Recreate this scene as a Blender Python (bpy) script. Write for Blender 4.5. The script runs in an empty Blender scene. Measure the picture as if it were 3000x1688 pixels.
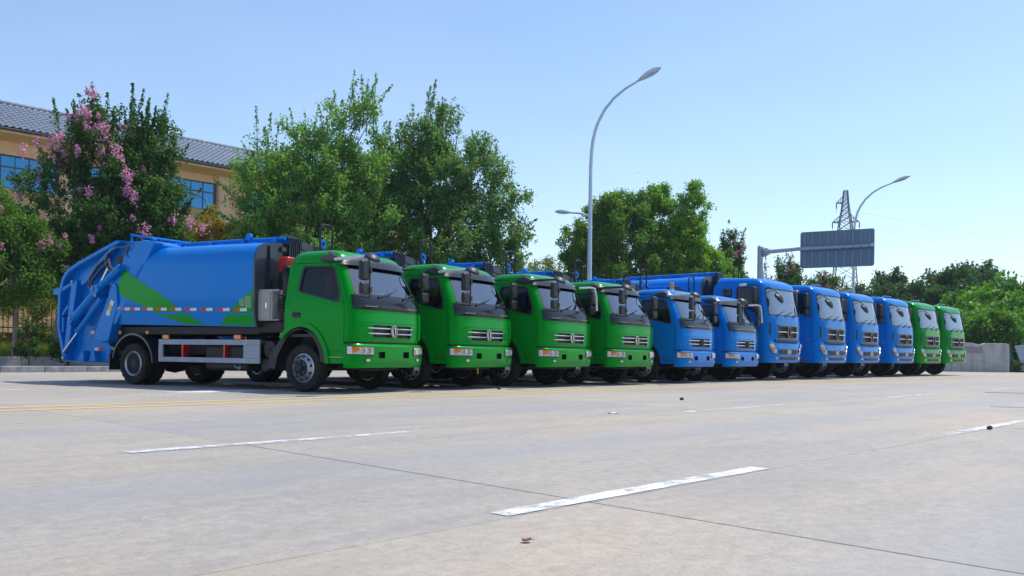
import bpy, bmesh, math, random
import numpy as np
from mathutils import Vector, Matrix
from mathutils.geometry import delaunay_2d_cdt

SC = bpy.context.scene
COL = SC.collection
PI = math.pi
R_ = math.radians
rnd = random.Random(7)

# ------------------------------------------------------------------ camera
cam_d = bpy.data.cameras.new('camera')
cam = bpy.data.objects.new('camera', cam_d)
COL.objects.link(cam)
cam_d.sensor_width = 36.0
cam_d.lens = 30.05
cam_d.shift_y = 0.0646
cam_d.clip_end = 3000
cam_d.clip_start = 0.05
cam.location = (0, 0, 0.70)
# level camera looking along +Y, rolled by 0.75 degree
cam.rotation_euler = (Matrix.Rotation(R_(90), 4, 'X') @ Matrix.Rotation(R_(0.745), 4, 'Z')).to_euler()
SC.camera = cam

# ------------------------------------------------------------------ sky, sun, exposure
SUN_EL, SUN_AZ = 64.0, 57.5          # azimuth clockwise from +Y
world = bpy.data.worlds.new('World')
SC.world = world
world.use_nodes = True
wn = world.node_tree.nodes
wl = world.node_tree.links
bg = wn['Background']
sky = wn.new('ShaderNodeTexSky')
sky.sky_type = 'NISHITA'
sky.sun_disc = False
sky.sun_elevation = R_(SUN_EL)
sky.sun_rotation = R_(SUN_AZ)
sky.air_density = 1.0
sky.dust_density = 0.4
sky.ozone_density = 2.6
# thin high veil of cloud, barely there
wtc = wn.new('ShaderNodeTexCoord'); wmp = wn.new('ShaderNodeMapping'); wmp.inputs['Scale'].default_value = (1.1, 1.1, 3.2); wmp.inputs['Rotation'].default_value = (.25, .15, .4)
wno = wn.new('ShaderNodeTexNoise'); wno.inputs['Scale'].default_value = 1.7; wno.inputs['Detail'].default_value = 7; wno.inputs['Roughness'].default_value = .58
wra = wn.new('ShaderNodeValToRGB'); wra.color_ramp.elements[0].position = .46; wra.color_ramp.elements[0].color = (0, 0, 0, 1); wra.color_ramp.elements[1].position = .80; wra.color_ramp.elements[1].color = (.12, .12, .12, 1)
wmx = wn.new('ShaderNodeMix'); wmx.data_type = 'RGBA'; wmx.inputs[7].default_value = (5.0, 5.3, 5.6, 1)
wl.new(wtc.outputs['Generated'], wmp.inputs[0]); wl.new(wmp.outputs[0], wno.inputs['Vector']); wl.new(wno.outputs[0], wra.inputs[0])
wl.new(wra.outputs[0], wmx.inputs[0]); wl.new(sky.outputs[0], wmx.inputs[6]); wl.new(wmx.outputs[2], bg.inputs[0])
bg.inputs[1].default_value = 0.145
sun_d = bpy.data.lights.new('sun', 'SUN')
sun_d.energy = 3.1
sun_d.angle = R_(0.55)
sun_d.color = (1.0, 0.955, 0.89)
sun = bpy.data.objects.new('sun', sun_d)
COL.objects.link(sun)
sd = Vector((math.sin(R_(SUN_AZ)) * math.cos(R_(SUN_EL)), math.cos(R_(SUN_AZ)) * math.cos(R_(SUN_EL)), math.sin(R_(SUN_EL))))
sun.rotation_euler = sd.to_track_quat('Z', 'Y').to_euler()
sun.location = (20, 15, 60)
SC.view_settings.view_transform = 'Standard'
SC.view_settings.look = 'None'
SC.view_settings.gamma = 1
SC.view_settings.exposure = 0.46
SC.view_settings.use_curve_mapping = False

# ------------------------------------------------------------------ materials
MATS = {}
def nd(nt, t, **kw):
    n = nt.nodes.new(t)
    for k, v in kw.items():
        setattr(n, k, v)
    return n
def ramp(nt, fac, stops):
    r = nd(nt, 'ShaderNodeValToRGB')
    e = r.color_ramp.elements
    while len(e) < len(stops):
        e.new(0.5)
    for i, (p, c) in enumerate(stops):
        e[i].position = p
        e[i].color = (*c, 1) if len(c) == 3 else c
    nt.links.new(fac, r.inputs[0])
    return r.outputs[0]
def noise(nt, vec, scale, detail=4, rough=.55, out=0):
    n = nd(nt, 'ShaderNodeTexNoise')
    n.inputs['Scale'].default_value = scale
    n.inputs['Detail'].default_value = detail
    n.inputs['Roughness'].default_value = rough
    if vec is not None:
        nt.links.new(vec, n.inputs['Vector'])
    return n.outputs[out]
def mixc(nt, fac, a, b, mode='MIX'):
    m = nd(nt, 'ShaderNodeMix', data_type='RGBA', blend_type=mode)
    for sock, v in ((m.inputs[0], fac), (m.inputs[6], a), (m.inputs[7], b)):
        if hasattr(v, 'is_output'):
            nt.links.new(v, sock)
        elif isinstance(v, (tuple, list)):
            sock.default_value = (*v, 1) if len(v) == 3 else v
        else:
            sock.default_value = v
    return m.outputs[2]
def bump(nt, h, strength, dist=.02):
    b = nd(nt, 'ShaderNodeBump')
    b.inputs['Strength'].default_value = strength
    b.inputs['Distance'].default_value = dist
    nt.links.new(h, b.inputs['Height'])
    return b.outputs[0]
def mat(name, col, rough=.5, metal=0., coat=0., spec=.5, var=0., vscale=3., bmp=0., bscale=40., emit=None):
    if name in MATS:
        return MATS[name]
    m = bpy.data.materials.new(name)
    m.use_nodes = True
    nt = m.node_tree
    p = nt.nodes['Principled BSDF']
    p.inputs['Base Color'].default_value = (*col, 1)
    p.inputs['Roughness'].default_value = rough
    p.inputs['Metallic'].default_value = metal
    p.inputs['Coat Weight'].default_value = coat
    p.inputs['Coat Roughness'].default_value = .06
    p.inputs['Specular IOR Level'].default_value = spec
    g = nd(nt, 'ShaderNodeTexCoord').outputs['Object']
    if var:
        n = noise(nt, g, vscale, 5, .6)
        lo = tuple(c * (1 - var) for c in col)
        hi = tuple(min(1, c * (1 + var) + var * .02) for c in col)
        nt.links.new(ramp(nt, n, [(.3, lo), (.7, hi)]), p.inputs['Base Color'])
        r2 = nd(nt, 'ShaderNodeMapRange')
        r2.inputs[3].default_value = max(0, rough - .08)
        r2.inputs[4].default_value = min(1, rough + .1)
        nt.links.new(n, r2.inputs[0])
        nt.links.new(r2.outputs[0], p.inputs['Roughness'])
    if bmp:
        nt.links.new(bump(nt, noise(nt, g, bscale, 3), bmp, .01), p.inputs['Normal'])
    MATS[name] = m
    return m
def paint(name, col, dust=(.30, .29, .26)):
    m = mat(name, col, .24, 0, .04, .55)
    nt = m.node_tree
    p = nt.nodes['Principled BSDF']
    mx = max(col)
    p.inputs['Specular Tint'].default_value = (*[min(1, .04 + c / mx) for c in col], 1)
    tc = nd(nt, 'ShaderNodeTexCoord').outputs['Object']
    n = noise(nt, tc, 1.7, 6, .65)
    f = ramp(nt, n, [(.45, (0, 0, 0)), (.9, (.012, .012, .012))])
    nt.links.new(mixc(nt, f, col, dust), p.inputs['Base Color'])
    n2 = noise(nt, tc, 2.5, 2, .5)
    nt.links.new(bump(nt, n2, .10, .03), p.inputs['Normal'])
    return m
GREEN = paint('green_paint', (.0008, .245, .020))
BLUE = paint('blue_paint', (.0002, .19, .62))
NAVY = mat('dark_navy_paint', (.018, .024, .04), .4, 0, .5, var=.2)
BLACKP = mat('black_plastic', (.014, .015, .017), .45, var=.2)
VISOR = mat('smoked_visor', (.038, .040, .046), .32, 0, .25, .35)
GLOSSB = mat('gloss_black', (.007, .008, .010), .2, 0, .35, .3)
RUBBER = mat('tyre_rubber', (.016, .016, .016), .75, spec=.3, var=.35, vscale=6, bmp=.3, bscale=60)
CHASSIS = mat('chassis_black', (.012, .012, .013), .6, var=.4, vscale=5)
CHROME = mat('chrome', (.82, .83, .85), .12, 1.)
BADGE = mat('badge_metal', (.50, .52, .55), .2, 1.)
SILVER = mat('silver_rim', (.42, .44, .47), .33, .85, var=.15)
STEEL = mat('dull_steel', (.33, .33, .33), .4, .9, var=.25)
ALU = mat('grey_guard_rail_paint', (.30, .335, .40), .45, .1, var=.12)
BOXG = mat('grey_box_paint', (.33, .33, .315), .5, var=.08)
RED = mat('red_paint', (.55, .012, .014), .4, 0, .5)
AMBER = mat('amber_lens', (.75, .19, .01), .15, 0, 1.)
REDL = mat('red_lens', (.45, .01, .01), .15, 0, 1.)
CLEAR = mat('clear_lens', (.52, .53, .55), .1, .55, 1., var=.35, vscale=14)
WHITEP = mat('white_plastic', (.72, .72, .70), .4)
FILM = mat('crinkled_clear_film', (.62, .65, .68), .18, 0, 1., var=.3, vscale=30, bmp=1., bscale=55)
RWHITE = mat('reflective_white', (.66, .67, .68), .35)
RRED = mat('reflective_red', (.55, .012, .012), .35)
LABELY = mat('label_yellow', (.62, .50, .10), .5)
LABELG = mat('label_green', (.25, .42, .22), .5)
PRINT = mat('label_print', (.10, .11, .12), .6)
HOSE = mat('black_hose', (.010, .010, .011), .28, 0, .4)
SEAT = mat('seat_fabric', (.10, .105, .12), .8, var=.2)
TRIM = mat('interior_trim', (.27, .28, .29), .7)
TAPE = mat('yellow_tag', (.7, .5, .02), .5)
STICK = mat('blue_sticker', (.03, .16, .62), .4)
def glass(name, tint, extra, mx, gcol=(.95, .97, 1)):
    m = bpy.data.materials.new(name)
    m.use_nodes = True
    nt = m.node_tree
    for n in list(nt.nodes):
        if n.type != 'OUTPUT_MATERIAL':
            nt.nodes.remove(n)
    out = [n for n in nt.nodes][0]
    t = nd(nt, 'ShaderNodeBsdfTransparent')
    t.inputs[0].default_value = (*tint, 1)
    g = nd(nt, 'ShaderNodeBsdfGlossy')
    g.inputs['Roughness'].default_value = .02
    g.inputs[0].default_value = (*gcol, 1)
    fr = nd(nt, 'ShaderNodeFresnel')
    fr.inputs[0].default_value = 1.5
    ma = nd(nt, 'ShaderNodeMath', operation='MULTIPLY_ADD')
    nt.links.new(fr.outputs[0], ma.inputs[0])
    ma.inputs[1].default_value = mx
    ma.inputs[2].default_value = extra
    ma.use_clamp = True
    mx_ = nd(nt, 'ShaderNodeMixShader')
    nt.links.new(ma.outputs[0], mx_.inputs[0])
    nt.links.new(t.outputs[0], mx_.inputs[1])
    nt.links.new(g.outputs[0], mx_.inputs[2])
    nt.links.new(mx_.outputs[0], out.inputs[0])
    MATS[name] = m
    return m
WGLASS = glass('windscreen_glass', (.62, .68, .68), .19, 1.2)
SGLASS = glass('side_glass', (.30, .34, .34), .015, .6)
BGLASS = glass('blue_window_glass', (.02, .05, .10), .60, 1.0, (.09, .31, .52))

# ------------------------------------------------------------------ mesh building
class MB:
    def __init__(s):
        s.v = []; s.f = []; s.m = []
    def add(s, verts, faces, mi=0):
        o = len(s.v)
        s.v.extend([tuple(map(float, p)) for p in verts])
        for f in faces:
            s.f.append([i + o for i in f]); s.m.append(mi)
    def box(s, x0, x1, y0, y1, z0, z1, mi=0, M=None):
        v = [Vector((x, y, z)) for x in (x0, x1) for y in (y0, y1) for z in (z0, z1)]
        if M is not None:
            v = [M @ p for p in v]
        s.add(v, [(0, 1, 3, 2), (4, 6, 7, 5), (0, 4, 5, 1), (2, 3, 7, 6), (0, 2, 6, 4), (1, 5, 7, 3)], mi)
    def prism(s, poly, a, b, axis='y', mi=0, cap=True):
        n = len(poly)
        def P(p, t):
            if axis == 'y': return (p[0], t, p[1])
            if axis == 'x': return (t, p[0], p[1])
            return (p[0], p[1], t)
        v = [P(p, a) for p in poly] + [P(p, b) for p in poly]
        f = [(i, (i + 1) % n, n + (i + 1) % n, n + i) for i in range(n)]
        if cap:
            f += [tuple(range(n - 1, -1, -1)), tuple(range(n, 2 * n))]
        s.add(v, f, mi)
    def tube(s, pts, r, n=8, mi=0, cap=True):
        pts = [Vector(p) for p in pts]
        rs = r if isinstance(r, (list, tuple)) else [r] * len(pts)
        rings = []; up = None
        for i, p in enumerate(pts):
            d = (pts[min(i + 1, len(pts) - 1)] - pts[max(i - 1, 0)])
            d = d.normalized() if d.length > 1e-9 else Vector((0, 0, 1))
            if up is None:
                up = Vector((0, 0, 1)) if abs(d.z) < .9 else Vector((1, 0, 0))
            a = d.cross(up)
            if a.length < 1e-6:
                a = d.cross(Vector((0, 1, 0)))
            a.normalize(); b = a.cross(d).normalized(); up = b
            rings.append([p + a * (rs[i] * math.cos(2 * PI * k / n)) + b * (rs[i] * math.sin(2 * PI * k / n)) for k in range(n)])
        v = [q for ring in rings for q in ring]
        f = []
        for i in range(len(pts) - 1):
            for k in range(n):
                f.append((i * n + k, i * n + (k + 1) % n, (i + 1) * n + (k + 1) % n, (i + 1) * n + k))
        if cap:
            f.append(tuple(range(n))[::-1]); f.append(tuple((len(pts) - 1) * n + k for k in range(n)))
        s.add(v, f, mi)
    def lathe(s, prof, o, ax, n=24, mi=0, rad=None):
        """prof: (radius, height along ax); rad(k, i) optional radius factor; mi int or list per band"""
        o = Vector(o); ax = Vector(ax).normalized()
        a = ax.orthogonal().normalized(); b = ax.cross(a)
        v = []
        for i, (r, h) in enumerate(prof):
            for k in range(n):
                rr = r * (rad(k, i) if rad else 1)
                v.append(o + ax * h + a * (rr * math.cos(2 * PI * k / n)) + b * (rr * math.sin(2 * PI * k / n)))
        base = len(s.v)
        s.v.extend([tuple(p) for p in v])
        for i in range(len(prof) - 1):
            for k in range(n):
                s.f.append([base + i * n + k, base + i * n + (k + 1) % n, base + (i + 1) * n + (k + 1) % n, base + (i + 1) * n + k])
                s.m.append(mi[i] if isinstance(mi, list) else mi)
        for i, rev in ((0, True), (len(prof) - 1, False)):
            if prof[i][0] > 1e-4:
                ring = [base + i * n + k for k in range(n)]
                s.f.append(ring[::-1] if rev else ring)
                s.m.append((mi[0] if i == 0 else mi[-1]) if isinstance(mi, list) else mi)
    def grid(s, P, skip=None, mi=0):
        nv, nu = len(P), len(P[0])
        v = [q for row in P for q in row]
        f = []
        for i in range(nv - 1):
            for j in range(nu - 1):
                if skip and skip(i, j):
                    continue
                f.append((i * nu + j, i * nu + j + 1, (i + 1) * nu + j + 1, (i + 1) * nu + j))
        s.add(v, f, mi)
    def panel(s, outer, holes, fn, sp=0., thick=None, mi=0):
        """flat outline with holes, triangulated, then mapped to 3-D by fn(u, w); thick: offset vector for a back sheet"""
        pts, edges = [], []
        def loop(L):
            b = len(pts); pts.extend([Vector(p) for p in L]); n = len(L)
            edges.extend([(b + i, b + (i + 1) % n) for i in range(n)])
        def dens(L):
            if not sp: return L
            out = []
            for i in range(len(L)):
                a = Vector(L[i]); c = Vector(L[(i + 1) % len(L)]); k = max(1, int((c - a).length / sp))
                out += [tuple(a.lerp(c, t / k)) for t in range(k)]
            return out
        outer = dens(outer); holes = [dens(h) for h in holes]
        loop(outer)
        for h in holes: loop(h)
        if sp:
            xs = [p[0] for p in outer]; ys = [p[1] for p in outer]
            u = min(xs) + sp * .5
            while u < max(xs):
                w = min(ys) + sp * .5
                while w < max(ys):
                    q = (u, w)
                    if inpoly(q, outer) and not any(inpoly(q, h) for h in holes):
                        pts.append(Vector(q))
                    w += sp
                u += sp
        V, E, F, *_ = delaunay_2d_cdt(pts, edges, [], 0, 1e-5)
        tris = []
        for t in F:
            c = (sum(V[i].x for i in t) / len(t), sum(V[i].y for i in t) / len(t))
            if inpoly(c, outer) and not any(inpoly(c, h) for h in holes):
                tris.append(tuple(t))
        P3 = [Vector(fn(p.x, p.y)) for p in V]
        n = len(P3)
        faces = list(tris)
        if thick is not None:
            tv = Vector(thick)
            cnt = {}
            for t in tris:
                for i in range(len(t)):
                    cnt[(t[i], t[(i + 1) % len(t)])] = 1
            faces += [tuple(i + n for i in reversed(t)) for t in tris]
            for (a, b) in cnt:
                if (b, a) not in cnt:
                    faces.append((b, a, a + n, b + n))
            P3 = P3 + [p + tv for p in P3]
        s.add(P3, faces, mi)
    def build(s, name, mats, parent=None, bev=0., sharp=32, seg=2, recalc=True):
        me = bpy.data.meshes.new(name)
        me.from_pydata(s.v, [], s.f)
        if not isinstance(mats, (list, tuple)): mats = [mats]
        for m in mats: me.materials.append(m)
        me.polygons.foreach_set('material_index', s.m)
        if recalc:
            bm = bmesh.new(); bm.from_mesh(me)
            bmesh.ops.recalc_face_normals(bm, faces=bm.faces)
            bm.to_mesh(me); bm.free()
        if sharp:
            me.polygons.foreach_set('use_smooth', [True] * len(me.polygons))
            me.set_sharp_from_angle(angle=R_(sharp))
        me.update()
        o = bpy.data.objects.new(name, me)
        COL.objects.link(o)
        if parent: o.parent = parent
        if bev:
            b = o.modifiers.new('edge_round', 'BEVEL'); b.width = bev; b.segments = seg; b.limit_method = 'ANGLE'; b.angle_limit = R_(40)
        return o
def lin(a, b, n): return [a + (b - a) * i / n for i in range(n + 1)]
def inpoly(p, poly):
    x, y = p[0], p[1]; c = False; n = len(poly); j = n - 1
    for i in range(n):
        xi, yi = poly[i][0], poly[i][1]; xj, yj = poly[j][0], poly[j][1]
        if (yi > y) != (yj > y) and x < (xj - xi) * (y - yi) / (yj - yi) + xi:
            c = not c
        j = i
    return c
def scale_poly(L, k):
    cx = sum(p[0] for p in L) / len(L); cy = sum(p[1] for p in L) / len(L)
    return [(cx + (p[0] - cx) * k, cy + (p[1] - cy) * k) for p in L]
def round_poly(L, r, n=4):
    out = []
    for i in range(len(L)):
        p = Vector(L[i]); a = Vector(L[i - 1]); c = Vector(L[(i + 1) % len(L)])
        d = min(r, (a - p).length * .45, (c - p).length * .45)
        q0 = p + (a - p).normalized() * d; q1 = p + (c - p).normalized() * d
        for k in range(n + 1):
            t = k / n
            out.append(tuple(q0 * (1 - t) ** 2 + p * 2 * t * (1 - t) + q1 * t * t))
    return out
def interp(tab):
    xs = [t[0] for t in tab]; ys = [t[1] for t in tab]
    return lambda z: float(np.interp(z, xs, ys))
def empty(name, label, cat, loc, rz=0., group=None):
    o = bpy.data.objects.new(name, None); COL.objects.link(o)
    o.location = loc; o.rotation_euler = (0, 0, rz); o.empty_display_size = .3
    return tag(o, label, cat, group)
def tag(o, label=None, cat=None, group=None, kind=None):
    if label: o['label'] = label
    if cat: o['category'] = cat
    if group: o['group'] = group
    if kind: o['kind'] = kind
    return o
def kids(o): return [c for c in bpy.data.objects if c.parent == o]
def copy_tree(o, parent=None, km=None):
    if km is None:
        km = {}
        for c in bpy.data.objects:
            if c.parent: km.setdefault(c.parent.name, []).append(c)
    c = o.copy(); COL.objects.link(c); c.parent = parent
    for ch in km.get(o.name, []):
        copy_tree(ch, c, km)
    return c
def descend(o, km=None):
    if km is None:
        km = {}
        for c in bpy.data.objects:
            if c.parent: km.setdefault(c.parent.name, []).append(c)
    out = [o]
    for ch in km.get(o.name, []): out += descend(ch, km)
    return out
def recolour(root, a, b):
    for o in descend(root):
        if o.type == 'MESH':
            for i, sl in enumerate(o.material_slots):
                if sl.material == a:
                    sl.link = 'OBJECT'; sl.material = b

# lane frame: r along the row of trucks, n towards the viewer
TH = R_(46.0)
RX, RY = math.cos(TH), math.sin(TH)
def RN(r, n, z=0.):
    return Vector((RX * r + RY * n, RY * r - RX * n, z))
# ================================================================== GROUND
def concrete_mat(name, base=(.398, .353, .296), joints=False):
    m = bpy.data.materials.new(name); m.use_nodes = True
    nt = m.node_tree; p = nt.nodes['Principled BSDF']
    pos = nd(nt, 'ShaderNodeNewGeometry').outputs['Position']
    rot = nd(nt, 'ShaderNodeMapping', vector_type='POINT'); rot.inputs['Rotation'].default_value = (0, 0, -TH)
    nt.links.new(pos, rot.inputs[0])
    st = nd(nt, 'ShaderNodeMapping'); st.inputs['Scale'].default_value = (.35, 1.0, 1)
    nt.links.new(rot.outputs[0], st.inputs[0])
    n1 = noise(nt, st.outputs[0], .55, 6, .6)
    n2 = noise(nt, rot.outputs[0], 3.2, 6, .68)
    n3 = noise(nt, pos, 70, 3, .6)
    warm = tuple(c * k for c, k in zip(base, (1.09, 1.03, .93))); cool = tuple(c * k for c, k in zip(base, (.86, .90, .96)))
    c = ramp(nt, n1, [(.33, cool), (.5, base), (.67, warm)])
    c = mixc(nt, ramp(nt, n2, [(.28, (.34, .34, .34)), (.5, (0, 0, 0))]), c, tuple(x * .70 for x in base))
    c = mixc(nt, ramp(nt, n2, [(.60, (0, 0, 0)), (.78, (.35, .35, .35))]), c, tuple(min(1, x * 1.28) for x in base))
    c = mixc(nt, .30, c, n3, 'OVERLAY')
    n6 = noise(nt, rot.outputs[0], 14, 6, .7)
    c = mixc(nt, .42, c, n6, 'OVERLAY')
    vo = nd(nt, 'ShaderNodeTexVoronoi'); vo.inputs['Scale'].default_value = 2.3; nt.links.new(pos, vo.inputs['Vector'])
    c = mixc(nt, ramp(nt, vo.outputs['Distance'], [(.012, (.75, .75, .75)), (.03, (0, 0, 0))]), c, (.10, .09, .085))
    c = mixc(nt, ramp(nt, noise(nt, st.outputs[0], 1.6, 8, .75), [(.35, (.5, .5, .5)), (.55, (0, 0, 0))]), c, tuple(x * .80 for x in cool))
    # bluish worn patches and long rubber streaks following the lanes
    sk = nd(nt, 'ShaderNodeMapping'); sk.inputs['Scale'].default_value = (.13, 2.3, 1); sk.inputs['Rotation'].default_value = (0, 0, .10)
    nt.links.new(rot.outputs[0], sk.inputs[0])
    n4 = noise(nt, sk.outputs[0], 1.1, 5, .6)
    c = mixc(nt, ramp(nt, n4, [(.58, (0, 0, 0)), (.74, (.30, .30, .30))]), c, (.20, .215, .235))
    n5 = noise(nt, st.outputs[0], 7.5, 3, .5)
    c = mixc(nt, ramp(nt, n5, [(.70, (0, 0, 0)), (.76, (.45, .45, .45))]), c, (.15, .15, .155))
    # greyer worn bands where traffic runs along the lane joints
    sx = nd(nt, 'ShaderNodeSeparateXYZ'); nt.links.new(rot.outputs[0], sx.inputs[0])
    def mth(op, a, b=None):
        k = nd(nt, 'ShaderNodeMath', operation=op)
        for s_, v_ in zip(k.inputs, (a, b)):
            if v_ is None: continue
            if hasattr(v_, 'is_output'): nt.links.new(v_, s_)
            else: s_.default_value = v_
        return k.outputs[0]
    fr = mth('ABSOLUTE', mth('SUBTRACT', mth('FRACT', mth('DIVIDE', mth('ADD', sx.outputs[1], -.85 + 34.0), 3.4)), .5))
    band = ramp(nt, mth('ADD', fr, mth('MULTIPLY', mth('SUBTRACT', n1, .5), .5)), [(.30, (0, 0, 0)), (.48, (.42, .42, .42))])
    c = mixc(nt, band, c, (.285, .30, .32))
    inf = nd(nt, 'ShaderNodeObjectInfo')
    c = mixc(nt, 1.0, c, ramp(nt, inf.outputs['Random'], [(0, (.93, .94, .96)), (1, (1.04, 1.02, .99))]), 'MULTIPLY')
    nt.links.new(c, p.inputs['Base Color'])
    p.inputs['Roughness'].default_value = .72
    # broom lines
    bw = nd(nt, 'ShaderNodeTexWave', wave_type='BANDS', bands_direction='X'); bw.inputs['Scale'].default_value = 7.; bw.inputs['Distortion'].default_value = 1.2; bw.inputs['Detail'].default_value = 2
    nt.links.new(rot.outputs[0], bw.inputs['Vector'])
    h = mixc(nt, .65, n3, n2)
    h = mixc(nt, ramp(nt, n1, [(.45, (0, 0, 0)), (.7, (.5, .5, .5))]), h, bw.outputs['Color'])
    nt.links.new(bump(nt, h, .35, .006), p.inputs['Normal'])
    return m
CONC = concrete_mat('concrete')
KERBM = mat('granite_kerb', (.34, .335, .32), .8, var=.35, vscale=5, bmp=.8, bscale=14)
PAVE = mat('pale_paving', (.40, .39, .37), .85, var=.2, vscale=2, bmp=.4)
SOIL = mat('soil', (.12, .095, .06), .95, var=.5, vscale=1.2, bmp=1, bscale=8)
JOINT = mat('joint_filler', (.26, .245, .225), .95)

def worn_paint(name, col, wear):
    m = bpy.data.materials.new(name); m.use_nodes = True
    nt = m.node_tree; p = nt.nodes['Principled BSDF']; out = nt.nodes['Material Output']
    p.inputs['Base Color'].default_value = (*col, 1); p.inputs['Roughness'].default_value = .6
    pos = nd(nt, 'ShaderNodeNewGeometry').outputs['Position']
    n = noise(nt, pos, 5.5, 8, .72); n2 = noise(nt, pos, .9, 3, .5)
    mm = nd(nt, 'ShaderNodeMath', operation='MULTIPLY_ADD'); nt.links.new(n2, mm.inputs[0]); mm.inputs[1].default_value = .55; nt.links.new(n, mm.inputs[2])
    f = ramp(nt, mm.outputs[0], [(wear, (1, 1, 1)), (wear + .16, (.12, .12, .12))])
    tr = nd(nt, 'ShaderNodeBsdfTransparent'); mx = nd(nt, 'ShaderNodeMixShader')
    nt.links.new(f, mx.inputs[0]); nt.links.new(tr.outputs[0], mx.inputs[1]); nt.links.new(p.outputs[0], mx.inputs[2]); nt.links.new(mx.outputs[0], out.inputs[0])
    return m
WHITE_LINE = worn_paint('worn_white_line', (.72, .72, .71), .755)
FAINT_LINE = worn_paint('faint_white_line', (.68, .69, .70), .70)
YELLOW_LINE = worn_paint('worn_yellow_line', (.76, .50, .11), .90)

def ground():
    g = MB(); g.add([(-700, -500, -.09), (700, -500, -.09), (700, 900, -.09), (-700, 900, -.09)], [(0, 1, 2, 3)])
    tag(g.build('ground', SOIL), kind='structure')
    # forecourt: recessed joint bed, slabs near the viewer, one sheet beyond
    S = 3.4; r0 = 3.2 - S * 3; n0 = -2.55 - S * 7; NR, NN = 14, 9
    r1 = r0 + S * NR; n1 = n0 + S * NN
    b = MB(); b.add([RN(r0 - .1, n0 - .1, -.009), RN(r1 + .1, n0 - .1, -.009), RN(r1 + .1, n1 + .1, -.009), RN(r0 - .1, n1 + .1, -.009)], [(0, 1, 2, 3)])
    pv = tag(b.build('forecourt', JOINT), kind='structure')
    corner = RN(44.9, -27.2)
    outer = [(-62, -25), (-62, -80), (160, -80), (160, 51.2), (corner.x, 51.2), ]
    a = RN(-60, -27.2); outer = [(a.x, a.y), (a.x, -80), (160, -80), (160, 51.2), (corner.x, 51.2)]
    hole = [RN(r0, n0), RN(r1, n0), RN(r1, n1), RN(r0, n1)]
    q = MB(); q.panel(outer, [[(h.x, h.y) for h in hole]], lambda x, y: (x, y, 0), 0, None); q.build('concrete_surface', CONC, pv)
    hs = S / 2 - .0028
    sm = MB(); sm.prism([(-hs, -hs), (hs, -hs), (hs, hs), (-hs, hs)], -.07, 0, 'z')
    first = None; k = random.Random(3)
    for i in range(NR):
        for j in range(NN):
            if first is None:
                o = first = sm.build('concrete_slab', CONC, pv, bev=.004)
            else:
                o = first.copy(); COL.objects.link(o)
            c = RN(r0 + S * (i + .5), n0 + S * (j + .5), k.uniform(-.002, .0015))
            o.location = c; o.rotation_euler = (0, 0, TH)
    def strip(ra, rb, na, nb, z, m, name, par=None, ragged=0.):
        q = MB(); n = max(2, int((rb - ra) / .16)); kk = random.Random(int(ra * 7 + na * 13))
        q.grid([[RN(r, nb + kk.uniform(-ragged, ragged), z) for r in lin(ra, rb, n)], [RN(r, na + kk.uniform(-ragged, ragged), z) for r in lin(ra, rb, n)]])
        o = q.build(name, m, par); o['kind'] = 'structure'; return o
    for ra, rb, m in ((2.64, 4.98, WHITE_LINE), (8.55, 11.4, WHITE_LINE), (15.2, 17.9, WHITE_LINE)):
        strip(ra, rb, -2.68, -2.56, .004, m, 'lane_dash', None, .009)
    for ra, rb, m in ((2.35, 5.2, FAINT_LINE), (9.25, 11.9, FAINT_LINE), (16.0, 18.8, FAINT_LINE), (22.6, 25.2, FAINT_LINE)):
        strip(ra, rb, -5.95, -5.82, .004, m, 'lane_dash', None, .004)
    strip(-8, 46, -10.62, -10.48, .004, YELLOW_LINE, 'yellow_line', None, .006)
    strip(-8, 46, -11.16, -11.02, .004, YELLOW_LINE, 'yellow_line', None, .006)
    strip(2, 11.5, -25.3, -25.1, .004, WHITE_LINE, 'edge_line', None, .01)
    strip(2.0, 7.2, -18.75, -18.55, .004, WHITE_LINE, 'bay_line', None, .01)
    strip(1.5, 4.7, -15.95, -15.75, .004, WHITE_LINE, 'bay_line', None, .01)
    strip(5.2, 9.0, -13.2, -13.08, .004, WHITE_LINE, 'bay_line', None, .03)
    q = MB(); kk = random.Random(5); c = (7.3, -13.72)
    L = [(c[0] + 1.35 * math.cos(t) * kk.uniform(.7, 1.1), c[1] + .42 * math.sin(t) * kk.uniform(.6, 1.15)) for t in np.linspace(0, 2 * PI, 27)[:-1]]
    q.panel(L, [], lambda u, v: RN(u, v, .004)); o = q.build('spilled_paint', WHITE_LINE); tag(o, 'splash of white paint dried on the concrete beside the nearest truck', 'paint stain')
ground()

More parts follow.
